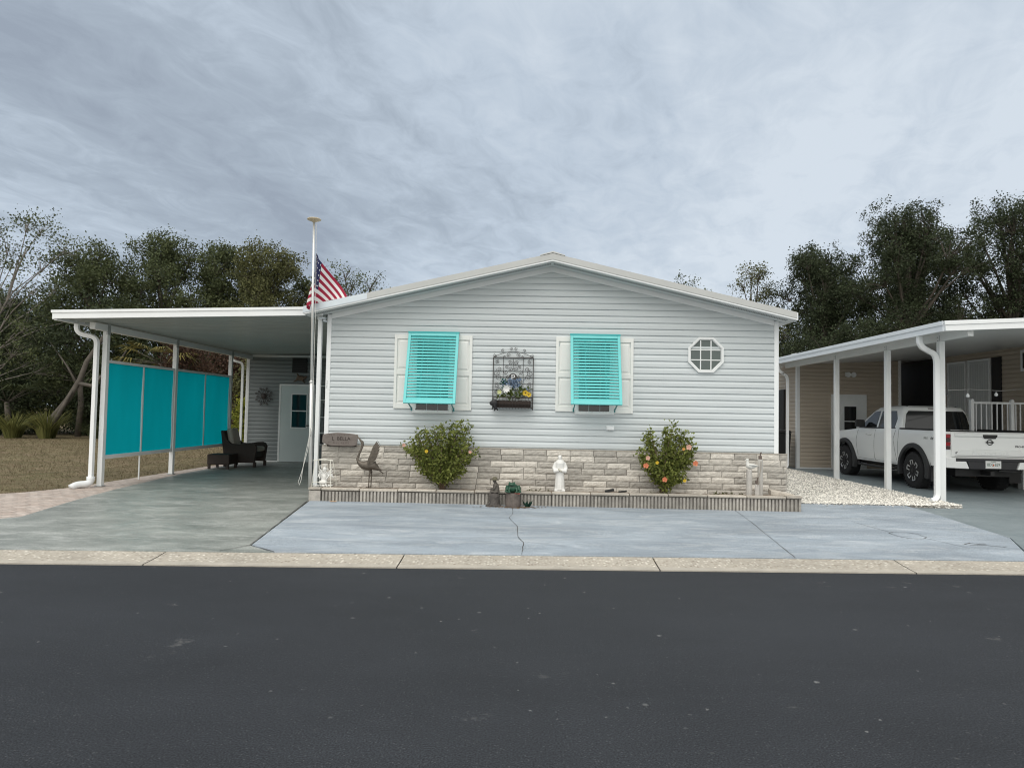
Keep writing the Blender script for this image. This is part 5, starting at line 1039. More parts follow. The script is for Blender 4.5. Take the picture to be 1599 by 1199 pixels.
t = thing('porch_railing', 'white metal railing with thin balusters along the porch edge', 'railing', (10.6, 15.5, 1.06))
for x in (9.90, 10.78, 11.56): m = MB(); m.box(x-.034, x+.034, 15.48, 15.55, 1.06, 2.03); m.prism([(x-.034, 2.03), (x+.034, 2.03), (x, 2.06)], 15.48, 15.55); m.build('newel', TRIM, t)
for (a, b) in ((9.935, 10.745), (10.815, 11.525)):
    m = MB(); m.box(a, b, 15.495, 15.535, 1.95, 1.995); m.box(a, b, 15.50, 15.53, 1.13, 1.165); m.build('rail', TRIM, t)
    n = 7
    for i in range(n): x = a+(b-a)*(i+.5)/n; m = MB(); m.box(x-.010, x+.010, 15.505, 15.525, 1.166, 1.949); m.build('baluster', TRIM, t)
t = thing('string_light', 'thin string of round white bulbs strung from the front carport post', 'string light', (7.5, 12.45, 2.1))
m = MB(); pts = [(7.50, 12.46, 2.10), (8.4, 13.2, 2.16), (9.4, 13.8, 2.17), (10.2, 14.4, 2.24)]; m.tube(pts, .006, 5); m.tube([(8.30, 13.12, 2.155), (8.30, 13.12, 2.06)], .004, 4); m.tube([(9.22, 13.7, 2.17), (9.22, 13.7, 2.12)], .004, 4); m.build('wire', mat('grey_wire', (.35, .35, .34), .6), t)
for p in ((8.30, 13.12, 2.04), (9.22, 13.7, 2.095)): m = MB(); m.lathe([(.012, .04), (.016, .03), (.034, -.005), (.026, -.03), (.0, -.04)], p, 12); m.build('bulb', WHITE, t, smooth=True)
# ================================================================ PICKUP TRUCK (nose away from the street)
TX, TYY, TZ = 9.29, 14.03, .075
tr = thing('pickup_truck', 'white crew cab pickup with open bed parked nose in under the carport', 'pickup truck', (TX, TYY, TZ))
def T(x, y, z): return (TX+x, TYY+y, TZ+z)
RA, FA, WR = 1.07, 4.27, .395
HWID = .915
def side_x(z):   # half width of the body at a height
    return float(np.interp(z, [.42, .55, .75, 1.02, 1.18, 1.30], [.86, .895, .915, .912, .885, .85]))
def top_z(y): return float(np.interp(y, [0, .04, 1.7, 3.6, 3.95, 4.5, 4.95, 5.12, 5.20], [1.265, 1.285, 1.285, 1.25, 1.22, 1.18, 1.10, 1.0, .80]))
def bot_z(y):
    z = float(np.interp(y, [0, .12, .5, 1.6, 3.7, 4.8, 5.2], [.72, .60, .52, .47, .47, .42, .45])); 
    for c in (RA, FA):
        d = abs(y-c)
        if d < .50: z = max(z, .40+math.sqrt(.50**2-d*d)*.98)
    return z
ys = sorted(set([0, .04, .12, .3, 5.20, 5.12, 4.98]+[RA+.5*math.cos(R(a)) for a in range(0, 181, 9)]+[FA+.5*math.cos(R(a)) for a in range(0, 181, 9)]+list(np.linspace(1.6, 3.75, 12))+[.45, 4.85]))
m = MB(); NR = 9
for s_ in (-1, 1):
    vs = []
    for y in ys:
        b, tp = bot_z(y), top_z(y); nose = float(np.interp(y, [4.6, 5.0, 5.2], [0, .06, .22]))
        for k in range(NR+1): z = b+(tp-b)*k/NR; vs.append(T(s_*(side_x(z)-nose), y, z))
    m.add(vs, [(i*(NR+1)+k, (i+1)*(NR+1)+k, (i+1)*(NR+1)+k+1, i*(NR+1)+k+1) for i in range(len(ys)-1) for k in range(NR)])
vs = []; NXc = 10
yt = [y for y in ys if y > 1.66]
for y in yt:
    tp = top_z(y); hx_ = side_x(tp)-float(np.interp(y, [4.6, 5.0, 5.2], [0, .06, .22]))
    for k in range(NXc+1): u = -1+2*k/NXc; vs.append(T(hx_*u, y, tp+(.035*(1-u*u) if y > 3.9 else 0)))
m.add(vs, [(i*(NXc+1)+k, (i+1)*(NXc+1)+k, (i+1)*(NXc+1)+k+1, i*(NXc+1)+k+1) for i in range(len(yt)-1) for k in range(NXc)])
for (y, ) in ((0,), (5.20,)):
    b, tp = bot_z(y), top_z(y); ns_ = .22 if y > 1 else 0; L_ = [T(-(side_x(b+(tp-b)*k/NR)-ns_), y, b+(tp-b)*k/NR) for k in range(NR+1)]; R_ = [T(side_x(b+(tp-b)*k/NR)-ns_, y, b+(tp-b)*k/NR) for k in range(NR+1)]
    m.add(L_+R_, [(k, k+1, NR+1+k+1, NR+1+k) for k in range(NR)])
bm_ = m.build('body', TRUCKW, tr, auto=35)
def loft(rings, n, top=True):
    m = MB(); vs = [v for r_ in rings for v in r_]; fs = [(i*n+j, i*n+(j+1) % n, (i+1)*n+(j+1) % n, (i+1)*n+j) for i in range(len(rings)-1) for j in range(n)]
    if top: fs.append(tuple((len(rings)-1)*n+j for j in range(n)))
    m.add(vs, fs); return m
def rrect(hx_, y0, y1, r_, z, n=5):
    out = []
    for (cx_, cy_, a0) in ((hx_-r_, y1-r_, 0), (-hx_+r_, y1-r_, 90), (-hx_+r_, y0+r_, 180), (hx_-r_, y0+r_, 270)):
        for k in range(n+1): a = R(a0+90*k/n); out.append(T(cx_+r_*math.cos(a), cy_+r_*math.sin(a), z))
    return out
def cabx(z): return .845-(z-1.24)*.29
cab = loft([rrect(cabx(1.23), 1.72, 3.92, .10, 1.23), rrect(cabx(1.45), 1.76, 3.56, .10, 1.45), rrect(cabx(1.68), 1.80, 3.18, .10, 1.68), rrect(cabx(1.77)-.03, 1.84, 3.02, .12, 1.775), rrect(.55, 1.95, 2.88, .16, 1.815)], 24); cab.build('cab', TRUCKW, tr, auto=40)
m = MB()      # bed liner: floor, inner walls and the rail caps
m.box(TX-.74, TX+.74, TYY+.05, TYY+1.66, TZ+.78, TZ+.80); m.box(TX-.76, TX-.741, TYY+.05, TYY+1.66, TZ+.78, TZ+1.27); m.box(TX+.741, TX+.76, TYY+.05, TYY+1.66, TZ+.78, TZ+1.27)
m.box(TX-.74, TX+.74, TYY+.03, TYY+.05, TZ+.78, TZ+1.255); m.box(TX-.74, TX+.74, TYY+1.63, TYY+1.66, TZ+.801, TZ+1.27); m.build('bed_liner', BLACK, tr)
def sidepoly(fx, pts, s_, off=.004, th=.003):
    m = MB(); a = [T(s_*(fx(z)+off), y, z) for y, z in pts]; b = [T(s_*(fx(z)-.01), y, z) for y, z in pts]; n = len(pts)
    m.add(a+b, [tuple(range(n))]+[(j, n+j, n+(j+1) % n, (j+1) % n) for j in range(n)]); return m
for s_ in (-1, 1):
    for pts in ([(2.80, 1.30), (3.55, 1.30), (3.42, 1.42), (3.06, 1.67), (2.80, 1.69)], [(1.98, 1.30), (2.72, 1.30), (2.72, 1.69), (2.08, 1.69), (1.96, 1.50)]): sidepoly(cabx, pts, s_).build('side_window', DARKGLASS, tr)
    sidepoly(cabx, [(1.92, 1.268), (3.70, 1.268), (3.62, 1.298), (1.94, 1.298)], s_, .006).build('window_trim', BLACK, tr)
    m = MB(); m.box(TX+s_*.805-.068, TX+s_*.805+.058, TYY+.02, TYY+1.70, TZ+1.272, TZ+1.306); m.build('bed_rail_trim', BLACK, tr, bevel=.006)
def rearpoly(pts, yf, mt, nm, off=-.006):
    m = MB(); a = [T(x, yf(z)+off, z) for x, z in pts]; b = [T(x, yf(z)+.01, z) for x, z in pts]; n = len(pts); m.add(a+b, [tuple(range(n))]+[(j, n+j, n+(j+1) % n, (j+1) % n) for j in range(n)]); return m.build(nm, mt, tr)
rearpoly([(-.735, 1.285), (.735, 1.285), (.665, 1.62), (.61, 1.695), (-.61, 1.695), (-.665, 1.62)], lambda z: 1.72+(z-1.23)*.178, DARKGLASS, 'rear_window', -.008)
m = MB(); m.box(TX-.16, TX+.16, TYY+1.825, TYY+1.86, TZ+1.725, TZ+1.765); m.build('high_brake_light', LAMPD, tr, bevel=.006)
m = MB(); m.box(TX-.755, TX+.755, TYY-.016, TYY+.03, TZ+1.264, TZ+1.285); m.build('tailgate_cap', BLACK, tr, bevel=.005)
m = MB(); P4 = [(-.70, 3.85, 1.28), (.70, 3.85, 1.28), (.60, 3.24, 1.66), (-.60, 3.24, 1.66)]; m.add([T(x, y+.012, z+.012) for x, y, z in P4], [(0, 1, 2, 3)]); m.build('windscreen', DARKGLASS, tr)
for x in (-.55, .55):
    m = MB(); m.box(TX+x-.012, TX+x+.012, TYY+1.95, TYY+2.95, TZ+1.80, TZ+1.812); m.build('roof_ditch', BLACK, tr)
# tailgate and its fittings
m = MB(); m.hexa([T(-.755, -.02, .76), T(.755, -.02, .76), T(.755, -.001, .76), T(-.755, -.001, .76), T(-.765, -.012, 1.262), T(.765, -.012, 1.262), T(.765, -.001, 1.262), T(-.765, -.001, 1.262)])
tg = m.build('tailgate', TRUCKW, tr, bevel=.008)
def bevelbar(z0, z1, x0, x1, slope, yo):
    m = MB(); m.hexa([T(-x0, -.02, z0), T(x0, -.02, z0), T(x0-slope, -.02, z1), T(-x0+slope, -.02, z1), T(-x0+.02, yo, z0+.02), T(x0-.02, yo, z0+.02), T(x0-slope-.02, yo, z1-.012), T(-x0+slope+.02, yo, z1-.012)]); return m
bevelbar(.775, .915, .70, .7, .10, -.040).build('tailgate_ridge', TRUCKW, tg); bevelbar(1.16, 1.245, .70, .7, -.0, -.034).build('tailgate_ridge', TRUCKW, tg)
m = MB(); m.prism([(TX-.105, TZ+1.135), (TX+.105, TZ+1.135), (TX+.14, TZ+1.175), (TX+.145, TZ+1.215), (TX-.145, TZ+1.215), (TX-.14, TZ+1.175)], TYY-.042, TYY-.02); m.build('handle', BLACK, tg, bevel=.006)
m = MB(); cz_ = 1.062; m.tube([T(.052*math.cos(a), -.028, cz_+.052*math.sin(a)) for a in np.linspace(0, 6.283, 29)], .0075, 6); m.box(TX-.078, TX+.078, TYY-.036, TYY-.022, TZ+cz_-.011, TZ+cz_+.011); m.build('emblem', BLACK, tg)
text_mesh('PRO-4X', .055, T(.60, -.0215, .985), (1, 0, 0), (0, 0, 1), BLACK, 'badge', tg, .004)
text_mesh('FRONTIER', .085, T(0, -.042, .838), (1, 0, 0), (0, 0, 1), TRUCKW, 'embossed_lettering', tg, .012, sx=1.9)
m = MB(); m.lathe([(.030, 0), (.030, -.006), (.0, -.008)], T(-.655, -.022, .84), 14, 'y'); m.build('round_badge', mat('grey_badge', (.30, .31, .31), .4), tg)
for s_ in (-1, 1):
    x0, x1 = sorted((s_*.775, s_*.905))
    for (za, zb, mt, nm) in ((1.135, 1.215, LAMPR, 0), (1.055, 1.133, LAMPD, 1), (.975, 1.053, LAMPR, 2), (.905, .973, LAMPD, 3)):
        m = MB(); m.box(TX+x0, TX+x1, TYY-.022, TYY+.10, TZ+za, TZ+zb); m.build('tail_light', mt, tr, bevel=.008)
    # bumper corners
    m = MB(); pl = [(s_*.93, .745), (s_*.735, .745), (s_*.735, .675), (s_*.53, .675), (s_*.47, .53), (s_*.93, .545)]; m.prism([(TX+x, TZ+z) for x, z in pl], TYY-.13, TYY+.06); m.box(*sorted((TX+s_*.90, TX+s_*.93)), TYY+.061, TYY+.40, TZ+.55, TZ+.745); m.build('bumper_corner', TRUCKW, tr, bevel=.012)
m = MB(); m.box(TX-.733, TX+.733, TYY-.12, TYY+.05, TZ+.677, TZ+.735); m.prism([(TX-.50, TZ+.676), (TX+.50, TZ+.676), (TX+.455, TZ+.525), (TX-.455, TZ+.525)], TYY-.115, TYY+.05); m.build('bumper_centre', mat('dark_bumper', (.022, .022, .026), .45), tr, bevel=.008)
m = MB(); m.box(TX-.153, TX+.153, TYY-.128, TYY-.1155, TZ+.545, TZ+.697); pt = m.build('number_plate', mat('plate_white', (.72, .73, .72), .4), tr, bevel=.004)
text_mesh('BDG B39', .082, T(0, -.129, .62), (1, 0, 0), (0, 0, 1), mat('plate_green', (.03, .10, .06), .5), 'plate_number', pt, .002, sx=.78)
text_mesh('FLORIDA', .026, T(0, -.129, .68), (1, 0, 0), (0, 0, 1), mat('plate_green', (.03, .10, .06), .5), 'plate_heading', pt, .002)
m = MB(); m.ball(T(.0, -.1285, .612), (.018, .003, .018), 12); m.build('plate_orange', mat('plate_orange', (.55, .12, .03), .5), pt)
m = MB(); m.box(TX-.04, TX+.04, TYY-.10, TYY+.3, TZ+.40, TZ+.48); m.tube([T(.15, -.05, .50), T(.42, -.10, .49), T(.60, -.06, .485)], .022, 8); m.build('hitch', BLACK, tr)
m = MB(); m.box(TX-.55, TX+.55, TYY+.2, TYY+5.0, TZ+.36, TZ+.56); m.tube([T(-.62, RA, .40), T(.62, RA, .40)], .06, 10); m.ball(T(0, RA, .40), .14, 10); m.box(TX-.80, TX+.80, TYY+1.62, TYY+3.7, TZ+.42, TZ+.55)
m.box(TX-.66, TX+.66, TYY+.50, TYY+1.65, TZ+.56, TZ+1.2); m.box(TX-.66, TX+.66, TYY+3.72, TYY+4.85, TZ+.5, TZ+1.1); m.build('chassis', BLACK, tr)
m = MB()
for s_ in (-1, 1): m.tube([T(s_*.84, 1.75, .44), T(s_*.93, 1.85, .37), T(s_*.93, 3.5, .37), T(s_*.84, 3.62, .44)], .028, 8)
m.build('side_step', BLACK, tr)
for s_ in (-1, 1):
    for ax_, nm in ((RA, 0), (FA, 1)):
        m = MB(); vs = []; n = 22
        for i in range(n+1):
            a = R(-14+208*i/n); c, s2 = math.cos(a), math.sin(a)
            for (r_, x) in ((.495, .875), (.495, .955), (.535, .965), (.590, .945), (.600, .875)): vs.append(T(s_*x, ax_+r_*c, .405+r_*s2*.985))
        m.add(vs, [(i*5+k, i*5+k+1, (i+1)*5+k+1, (i+1)*5+k) for i in range(n) for k in range(4)]); m.build('fender_flare', mat('grey_flare', (.032, .033, .035), .6), tr, auto=40)
        # wheel
        cx_ = s_*.80; cy_, czw = ax_, WR
        m = MB(); m.lathe([(.235, -.125), (.33, -.135), (.372, -.125), (.395, -.095), (.397, 0), (.395, .095), (.372, .125), (.33, .135), (.235, .125)], T(cx_, cy_, czw), 40, 'x'); tw = m.build('wheel', TYRE, tr, auto=40)
        for xx, dd in ((-.10, 0), (.06, .08)):
            m = MB()
            for k in range(36):
                a = 6.283*k/36; c, s2 = math.cos(a+dd), math.sin(a+dd); m.bar(T(cx_+xx-.03, cy_+.395*c, czw+.395*s2), T(cx_+xx+.05, cy_+.395*math.cos(a+dd+.05), czw+.395*math.sin(a+dd+.05)), .03, .012, (0, c, s2))
            m.build('tread', TYRE, tw)
        m = MB(); o_ = s_*.115; m.lathe([(.236, 0.), (.236, s_*.016), (.215, s_*.018), (.205, -s_*.02), (.05, s_*.0), (.045, s_*.02), (.0, s_*.022)], T(cx_+o_, cy_, czw), 36, 'x'); m.build('rim', mat('black_rim', (.02, .02, .021), .35, metal=.4), tw, auto=40)
        m = MB()
        for k in range(6):
            a0 = 6.283*k/6+.3
            for sg in (-1, 1):
                a = a0+sg*.20; p0 = (.105*math.cos(a0+sg*.30), .105*math.sin(a0+sg*.30)); p1 = (.222*math.cos(a), .222*math.sin(a)); m.bar(T(cx_+o_+s_*.004, cy_+p0[0]*1.25, czw+p0[1]*1.25), T(cx_+o_+s_*.016, cy_+p1[0], czw+p1[1]), .020, .014, (s_, 0, 0))
            m.tube([T(cx_+o_+s_*.018, cy_+.218*math.cos(a0+q), czw+.218*math.sin(a0+q)) for q in np.linspace(-.22, .22, 6)], .010, 5)
        m.build('spoke_face', ALLOY, tw)
    m = MB(); m.hexa([T(s_*.86, 3.28, 1.30), T(s_*1.08, 3.30, 1.30), T(s_*1.08, 3.40, 1.30), T(s_*.86, 3.42, 1.30), T(s_*.87, 3.28, 1.47), T(s_*1.08, 3.30, 1.48), T(s_*1.07, 3.40, 1.46), T(s_*.87, 3.42, 1.46)]); m.build('mirror', BLACK, tr, bevel=.02)
    for y in (2.02, 2.92):
        m = MB(); m.tube([T(s_*.905, y, 1.12), T(s_*.938, y+.03, 1.12), T(s_*.938, y+.17, 1.12), T(s_*.905, y+.20, 1.12)], .015, 6); m.build('door_handle', TRUCKW, tr, smooth=True)
    SEAM = mat('panel_gap', (.10, .10, .10), .7)
    def seam(pts):
        m = MB()
        for (a, b) in zip(pts[:-1], pts[1:]):
            n = 5
            for i in range(n):
                p = [a[k]+(b[k]-a[k])*i/n for k in (0, 1)]; q = [a[k]+(b[k]-a[k])*(i+1)/n for k in (0, 1)]; m.bar(T(s_*(side_x(p[1])+.0005), *p), T(s_*(side_x(q[1])+.0005), *q), .005, .007, (s_, 0, 0))
        m.build('door_seam', SEAM, tr)
    seam([(2.76, 1.24), (2.76, .56), (2.72, .52)]); seam([(1.86, 1.25), (1.90, 1.05), (1.80, .72), (1.76, .55)]); seam([(3.62, 1.22), (3.66, .95), (3.58, .58)]); seam([(1.74, 1.27), (1.70, 1.1), (1.70, .52)]); seam([(3.58, .52), (1.80, .50)])
    X_ = (0, -s_*-1., 0) if s_ < 0 else (0, 1, 0)
    text_mesh('PRO', .085, T(s_*(side_x(1.10)+.002), .62, 1.10), (0, -1 if s_ < 0 else 1, 0), (0, 0, 1), mat('decal_grey', (.33, .35, .35), .5), 'side_decal', tr, .003)
    text_mesh('4X', .10, T(s_*(side_x(1.10)+.002), .40 if s_ < 0 else .84, 1.10), (0, -1 if s_ < 0 else 1, 0), (0, 0, 1), BLACK, 'side_decal', tr, .003)
    m = MB(); m.box(TX+s_*.80-.12, TX+s_*.80+.12, TYY+RA-.66, TYY+RA-.645, TZ+.22, TZ+.60); m.build('mud_flap', BLACK, tr)
    m = MB(); m.box(TX+s_*.52-.15, TX+s_*.52+.15, TYY+5.06, TYY+5.19, TZ+.86, TZ+1.0); m.build('headlight', mat('lamp_clear', (.6, .62, .63), .1), tr, bevel=.02)
m = MB(); m.box(TX-.36, TX+.36, TYY+5.17, TYY+5.215, TZ+.62, TZ+.98); m.build('grille', BLACK, tr, bevel=.01)
# ================================================================ VEGETATION
def tree(name, label, x, y, h, rx, seed, leaf, bark, lobes=12, sub=26, nleaf=26, lsize=.15, sig=.24, trunk=.22, base=.28, lean=(0, 0), group=None, flat_=.8, cat='tree', ry=None, lz=(.0, 1.), twig=True, rl=(.26, .40), bare=.0):
    g = random.Random(seed); z0 = gz(x, y)-.05; t = thing(name, label, cat, (x, y, z0), group); ry = ry or rx
    tb = MB(); lf = MB(); ch_ = h*(1-base); cz0 = z0+h*base; top = Vector((x+lean[0], y+lean[1], z0+h*.80))
    tp = []
    for i in range(8):
        u = i/7; tp.append(Vector((x+lean[0]*u**1.4+g.uniform(-.1, .1)*rx*.35*(u > 0), y+lean[1]*u+g.uniform(-.1, .1)*(u > 0), z0+h*.80*u)))
    tb.tube(tp, [trunk*(1.25 if i == 0 else 1-.82*i/7) for i in range(8)], 8)
    def at(u): k = min(6, int(u*7)); return tp[k].lerp(tp[k+1], u*7-k)
    cen = []
    for i in range(lobes):
        # lobes fill a domed crown, spaced unevenly
        a = i*2.39996+g.uniform(-.5, .5); v = lz[0]+(lz[1]-lz[0])*((i+.5)/lobes); prof = min(1, .72+v*.9)*math.sqrt(max(.02, 1-(max(0, v-.30)/.74)**2))
        r_ = (g.uniform(.35, 1.) if i % 3 else g.uniform(0, .5))*prof; lr = g.uniform(*rl)*min(rx, ch_*.7)
        c = Vector((x+lean[0]+math.cos(a)*r_*(rx-lr*.5), y+lean[1]+math.sin(a)*r_*(ry-lr*.5), cz0+v*(ch_-lr*.9*flat_))); cen.append((c, lr))
    for c, lr in cen:
        u = min(.97, max(.22, (c.z-z0)/(h*.8)*.62)); s0 = at(u); mid = s0.lerp(c, .5)+Vector((g.uniform(-.2, .2), g.uniform(-.2, .2), g.uniform(-.1, .35)))*rx*.25
        tb.tube([s0, s0.lerp(mid, .6)+Vector((0, 0, .1)), mid, c], [trunk*.42*(1-u*.5), trunk*.33*(1-u*.4), trunk*.24, trunk*.10], 6, cap=False); pts = []
        for k in range(sub):
            d = Vector((g.gauss(0, 1), g.gauss(0, 1), g.gauss(.15, .9))).normalized(); q = c+Vector((d.x, d.y, d.z*flat_))*lr*(g.random()**.45*1.05+(.25 if g.random() < .10 else 0))
            if g.random() > bare: pts.append(tuple(q))
            if twig and k % 2 == 0: tb.tube([c.lerp(s0, .12), c.lerp(q, .55)+Vector((0, 0, g.uniform(-.1, .15)))*lr, q], [trunk*.09, trunk*.055, trunk*.02], 4, cap=False)
        if pts: leafset(lf, pts, lsize, g.randrange(1 << 30), sig, nleaf, .0, .6)
    tb.build('trunk', bark, t, smooth=True, fix=False); lf.build('crown', leaf, t, fix=False); return t
GL, GR = 'trees behind the carport and lawn', 'trees behind the homes'
D = dict(lsize=.125, sig=.165, trunk=.20, rl=(.20, .33))
def oak(label, x, y, h, rx, seed, leaf=OAK, bark=BARK, lobes=40, sub=32, nleaf=42, base=.05, group=GL, **k): return tree('oak_tree', label, x, y, h, rx*1.22, seed, leaf, bark, lobes, sub, nleaf, base=base, group=group, **{**D, **k})
oak('tall thin oak with pale bare branches at the far left edge', -24.6, 29.5, 10.6, 3.2, 1, OAK, BARKG, 20, 24, 16, .26, lean=(2.2, 0), bare=.22, trunk=.105, sig=.16, lsize=.11)
oak('dark bushy oak filling the gap right of the pale bare tree', -22.2, 34, 9.8, 3.0, 2)
oak('round crowned oak behind the left end of the carport roof', -19.7, 36, 10.9, 3.0, 3)
oak('oak with lower rounded top behind the middle of the carport roof', -17.0, 37, 10.6, 2.8, 4, OAK)
oak('olive tinted oak standing just left of the flagpole', -14.2, 36, 10.5, 2.9, 5, OLIVE)
oak('low dark oak directly behind the flagpole and flag', -12.0, 38, 8.9, 2.2, 6, OAK, lobes=30)
oak('thin feathery tree rising over the roof right of the flag', -10.3, 40, 10.4, 2.7, 7, OAK, lobes=18, sub=22, nleaf=16, base=.25, bare=.25, sig=.17)
oak('dark oak at the left edge below the pale bare tree', -26.5, 34, 7.4, 3.8, 8, OAKD)
oak('dark oak farther left along the lawn edge', -32.5, 35, 8.6, 3.6, 9, OAK)
oak('wispy treetop showing just over the right roof slope', 11.9, 52, 12.3, 3.0, 11, OAK, lobes=16, sub=22, nleaf=14, base=.30, group=GR, bare=.2, lsize=.15)
oak('open feathery oak above the low right corner of the roof', 14.6, 45, 12.0, 2.6, 12, OLIVE, lobes=20, sub=24, nleaf=20, group=GR, bare=.15, base=.15)
oak('dark spreading oak left of the tallest tree on the right', 17.9, 42, 12.2, 3.3, 13, OAKD, group=GR, lobes=44)
oak('broad dark live oak towering behind the pickup carport', 22.0, 40, 14.3, 4.2, 14, OAKD, BARK, 62, 34, 44, .06, GR, trunk=.28)
oak('dark live oak at the right edge rising above the carport', 27.6, 40, 14.9, 3.7, 15, OAKD, BARK, 54, 32, 42, .06, GR, trunk=.28, lean=(.4, 0))
oak('smaller dark oak low behind the neighbour carport roof', 25.0, 44, 13.6, 3.4, 16, OAKD, group=GR, lobes=40)
oak('dark low oak between the two homes', 17.2, 37, 6.8, 3.2, 17, OAKD, group=GR, lobes=30)
oak('dark oak beyond the right edge of the carport roof', 32.0, 42, 13.4, 3.4, 18, OAKD, group=GR, lobes=36)
oak('dark oak seen over the carport roof just right of the home', 19.8, 46, 12.6, 3.0, 19, OAKD, group=GR, lobes=36)
# shrubs along the back of the lawn
def shrub(label, x, y, h, rx, seed, leaf, **k): return tree('shrub', label, x, y, h, rx, seed, leaf, BARK, 13, 30, 34, .115, .19, .07, .02, cat='shrub', rl=(.34, .5), **k)
shrub('dark rounded shrub at the far left of the back hedge', -24.5, 31.5, 3.6, 2.2, 31, OAKD, group='shrubs along the back of the lawn')
shrub('dark shrub behind the leaning trunk on the lawn', -20.6, 32.5, 3.8, 2.2, 32, OAKD, group='shrubs along the back of the lawn')
shrub('dark shrub just left of the downspout post', -17.4, 31.5, 3.4, 1.9, 33, OAKD, group='shrubs along the back of the lawn')
shrub('brown dry thicket seen above the first turquoise panel', -14.9, 29, 4.6, 1.9, 34, DRYL, group='shrubs along the back of the lawn')
shrub('green shrub seen above the gap beside the second carport post', -12.9, 30.5, 4.0, 1.5, 35, OAKD, group='shrubs along the back of the lawn')
shrub('reddish brown thicket seen above the second turquoise panel', -12.0, 27.5, 4.0, 1.4, 36, DRYL, group='shrubs along the back of the lawn')
shrub('leafy green shrub near the third carport post', -10.6, 26.5, 4.2, 1.0, 37, OLIVE, group='shrubs along the back of the lawn')
shrub('bright yellow green shrub beside the shed corner', -9.15, 22.5, 1.75, .55, 38, LIME)
shrub('dark tall shrub filling the gap between the two homes', 9.6, 30.5, 4.6, 1.7, 39, OAKD)
t = thing('blue_tarp', 'dark blue tarpaulin hung up behind the shed corner', 'tarp', (-9.3, 24.6, 1.9)); m = MB(); m.prism([(-9.9, 2.1), (-8.8, 2.1), (-8.8, 2.95), (-9.35, 3.15), (-9.9, 2.8)], 24.58, 24.62); m.build('sheet', mat('blue_tarp', (.015, .02, .13), .5, .2, 4), t)
m = MB(); m.tube([(-9.85, 24.65, .1), (-9.85, 24.65, 2.85)], .03, 6); m.tube([(-8.85, 24.65, .1), (-8.85, 24.65, 2.9)], .03, 6); m.build('pole', BARK, t)
# leaning trunks
t = thing('leaning_tree', 'grey trunk leaning to the right with a crooked branch at the lawn edge', 'tree', (-20.75, 28.6, .09), None)
m = MB(); m.tube([(-20.75, 28.6, .0), (-20.4, 28.6, .75), (-19.65, 28.65, 1.75), (-19.2, 28.7, 2.6), (-19.0, 28.8, 3.4), (-18.5, 29, 4.4), (-18.2, 29.3, 5.6)], [.17, .13, .12, .11, .10, .08, .04], 9); m.tube([(-20.55, 28.55, .05), (-19.9, 28.5, 1.15), (-19.4, 28.5, 2.1)], [.11, .09, .05], 8); m.tube([(-19.2, 28.7, 2.45), (-18.6, 28.6, 2.35), (-18.2, 28.6, 2.75), (-17.7, 28.7, 3.1), (-17.3, 28.8, 3.9)], [.09, .085, .08, .06, .03], 8); m.tube([(-19.3, 28.7, 2.4), (-19.8, 28.7, 3.2), (-20.7, 28.9, 4.2)], [.06, .04, .02], 6); m.build('trunk', mat('mid_bark', (.095, .083, .07), .9, .35, 4, .8, 14), t, smooth=True)
g_ = random.Random(61); m = MB(); leafset(m, [(-18.1+g_.gauss(0, .9), 29.3+g_.gauss(0, .7), 5.4+g_.gauss(0, .7)) for _ in range(90)]+[(-20.6+g_.gauss(0, .8), 29+g_.gauss(0, .6), 4.4+g_.gauss(0, .5)) for _ in range(70)], .15, 62, .2, 16); m.build('crown', OAKD, t, fix=False)
# grasses, palmettos
def clump(label, x, y, h, n, seed, mt, spread=.5, cat='ornamental grass', name='ornamental_grass', w=.018, group=None):
    t = thing(name, label, cat, (x, y, gz(x, y)-.02), group); g = random.Random(seed); m = MB()
    for k in range(n):
        a = g.uniform(0, 6.28); l = h*g.uniform(.6, 1.15); r_ = spread*g.random()**.6; bx_, by_ = x+math.cos(a)*r_*.35, y+math.sin(a)*r_*.35; dx, dy = math.cos(a)*r_*1.6, math.sin(a)*r_*1.6; px_, py_ = -math.sin(a)*w, math.cos(a)*w; tn = g.random(); P_ = []
        for u in (0, .4, .75, 1): zz = .05+l*(u-.30*u**3*(1 if g.random() < .7 else 1.6)); P_.append((bx_+dx*u*u, by_+dy*u*u, zz, w*(1-u)+.002))
        vs = []
        for (qx, qy, qz, ww) in P_: vs += [(qx-math.sin(a+.6)*ww, qy+math.cos(a+.6)*ww, qz), (qx+math.sin(a+.6)*ww, qy-math.cos(a+.6)*ww, qz)]
        m.add(vs, [(2*i, 2*i+1, 2*i+3, 2*i+2) for i in range(3)], 0, tn)
    m.build('blades', mt, t, fix=False); return t
GG = 'grass clumps along the back of the lawn'
clump('yellow green grass clump at the far left lawn edge', -21.6, 28.2, 1.5, 260, 71, GRASSY, .75, group=GG, w=.026); clump('tall yellow green grass clump left of the leaning trunk', -20.3, 28.4, 1.7, 260, 72, GRASSY, .75, group=GG, w=.026)
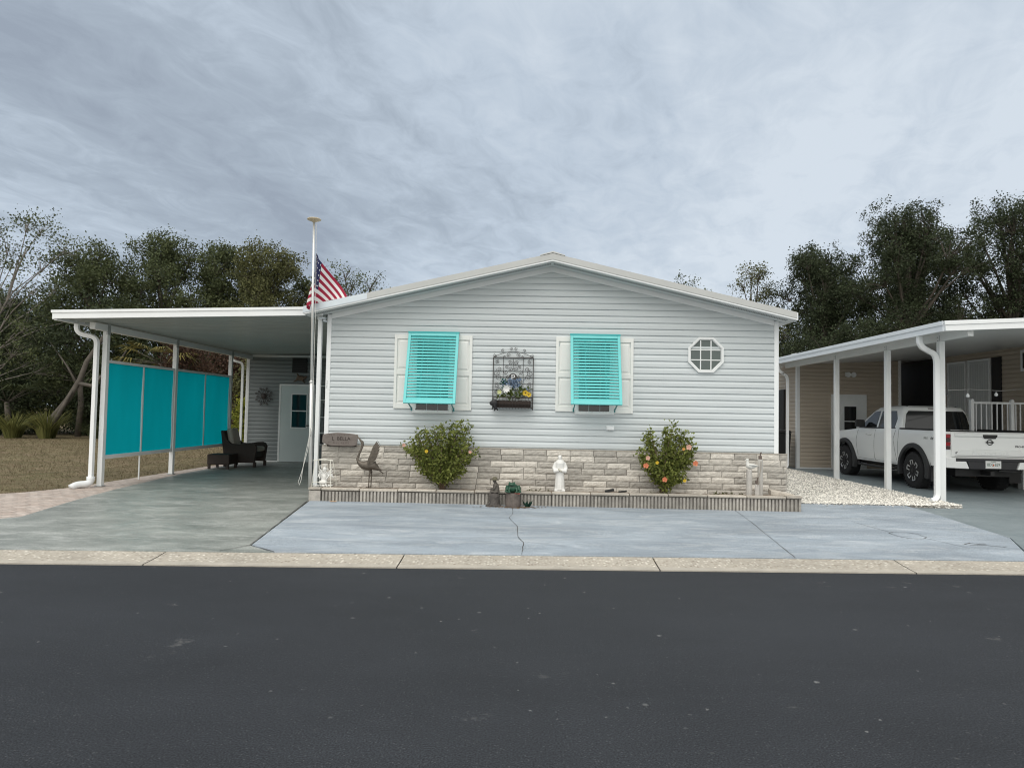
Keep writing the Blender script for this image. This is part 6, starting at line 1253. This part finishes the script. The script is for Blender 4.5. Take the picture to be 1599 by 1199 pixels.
clump('spiky yucca like clump right of the leaning trunk', -17.55, 29.0, 2.3, 150, 73, PALM, .75, 'yucca', 'yucca', .035); clump('low olive grass clump beside the downspout post', -16.3, 29.6, 1.2, 200, 74, GRASSY, .7, group=GG, w=.024); clump('low dark grass clump between the leaning trunk and yucca', -18.6, 29.2, 1.1, 200, 75, PALM, .8, group=GG, w=.024)
def palmetto(label, x, y, seed, z0=1.6, n=9, s=1.1, mt=PALM, group=None):
    t = thing('palmetto', label, 'palm', (x, y, .08), group); g = random.Random(seed); tm = MB(); fm = MB(); tm.tube([(x, y, 0), (x+.1, y, z0*.6), (x, y, z0)], [.13, .12, .10], 8)
    for k in range(n):
        a = k*6.283/n+g.uniform(-.3, .3); el = g.uniform(-.15, .75); d = Vector((math.cos(a)*math.cos(el), math.sin(a)*math.cos(el), math.sin(el))); b = Vector((x, y, z0)); c = b+d*s*.9; tm.tube([b, c], [.018, .012], 5); sd_ = d.cross(Vector((0, 0, 1))).normalized(); up_ = sd_.cross(d)
        for i in range(15):
            f = R(-75+150*i/14); e = d*math.cos(f)+sd_*math.sin(f)*.95; L_ = s*g.uniform(.8, 1.05)*(1-.25*abs(f)/1.3); mid = c+e*L_*.55; tip = c+e*L_+Vector((0, 0, -.28*s)); wv = e.cross(up_).normalized()*.028
            fm.add([c, mid+wv, tip, mid-wv], [(0, 1, 2, 3)], 0, g.random())
    tm.build('trunk', BARK, t, smooth=True); fm.build('fronds', mt, t, fix=False)
palmetto('fan palm with grey green fronds behind the grass clumps', -20.4, 30.5, 81, 2.6, 10, 1.5); palmetto('fan palm with yellowish hanging fronds just left of the downspout post', -15.9, 29.0, 82, 3.4, 11, 1.2, leafm('yellow_frond', (.24, .20, .06), (.09, .09, .035), .2)); palmetto('small fan palm at the far left lawn edge', -23.2, 29.8, 83, 1.6, 9, 1.3)
# distant belt of woods closing the horizon
m = MB(); gw = random.Random(91); pts = []
for k in range(2600):
    x = gw.uniform(-75, 75); hh = 5.0+1.6*math.sin(x*.35)+1.2*math.sin(x*.83+1)+gw.uniform(-.6, .6); pts.append((x, 66+gw.gauss(0, 2.5)+abs(x)*.02, .4+hh*gw.random()**.7))
leafset(m, pts, .55, 92, .7, 14, 0, .7); tag(m.build('far_woods', OAKD, fix=False), kind='stuff')
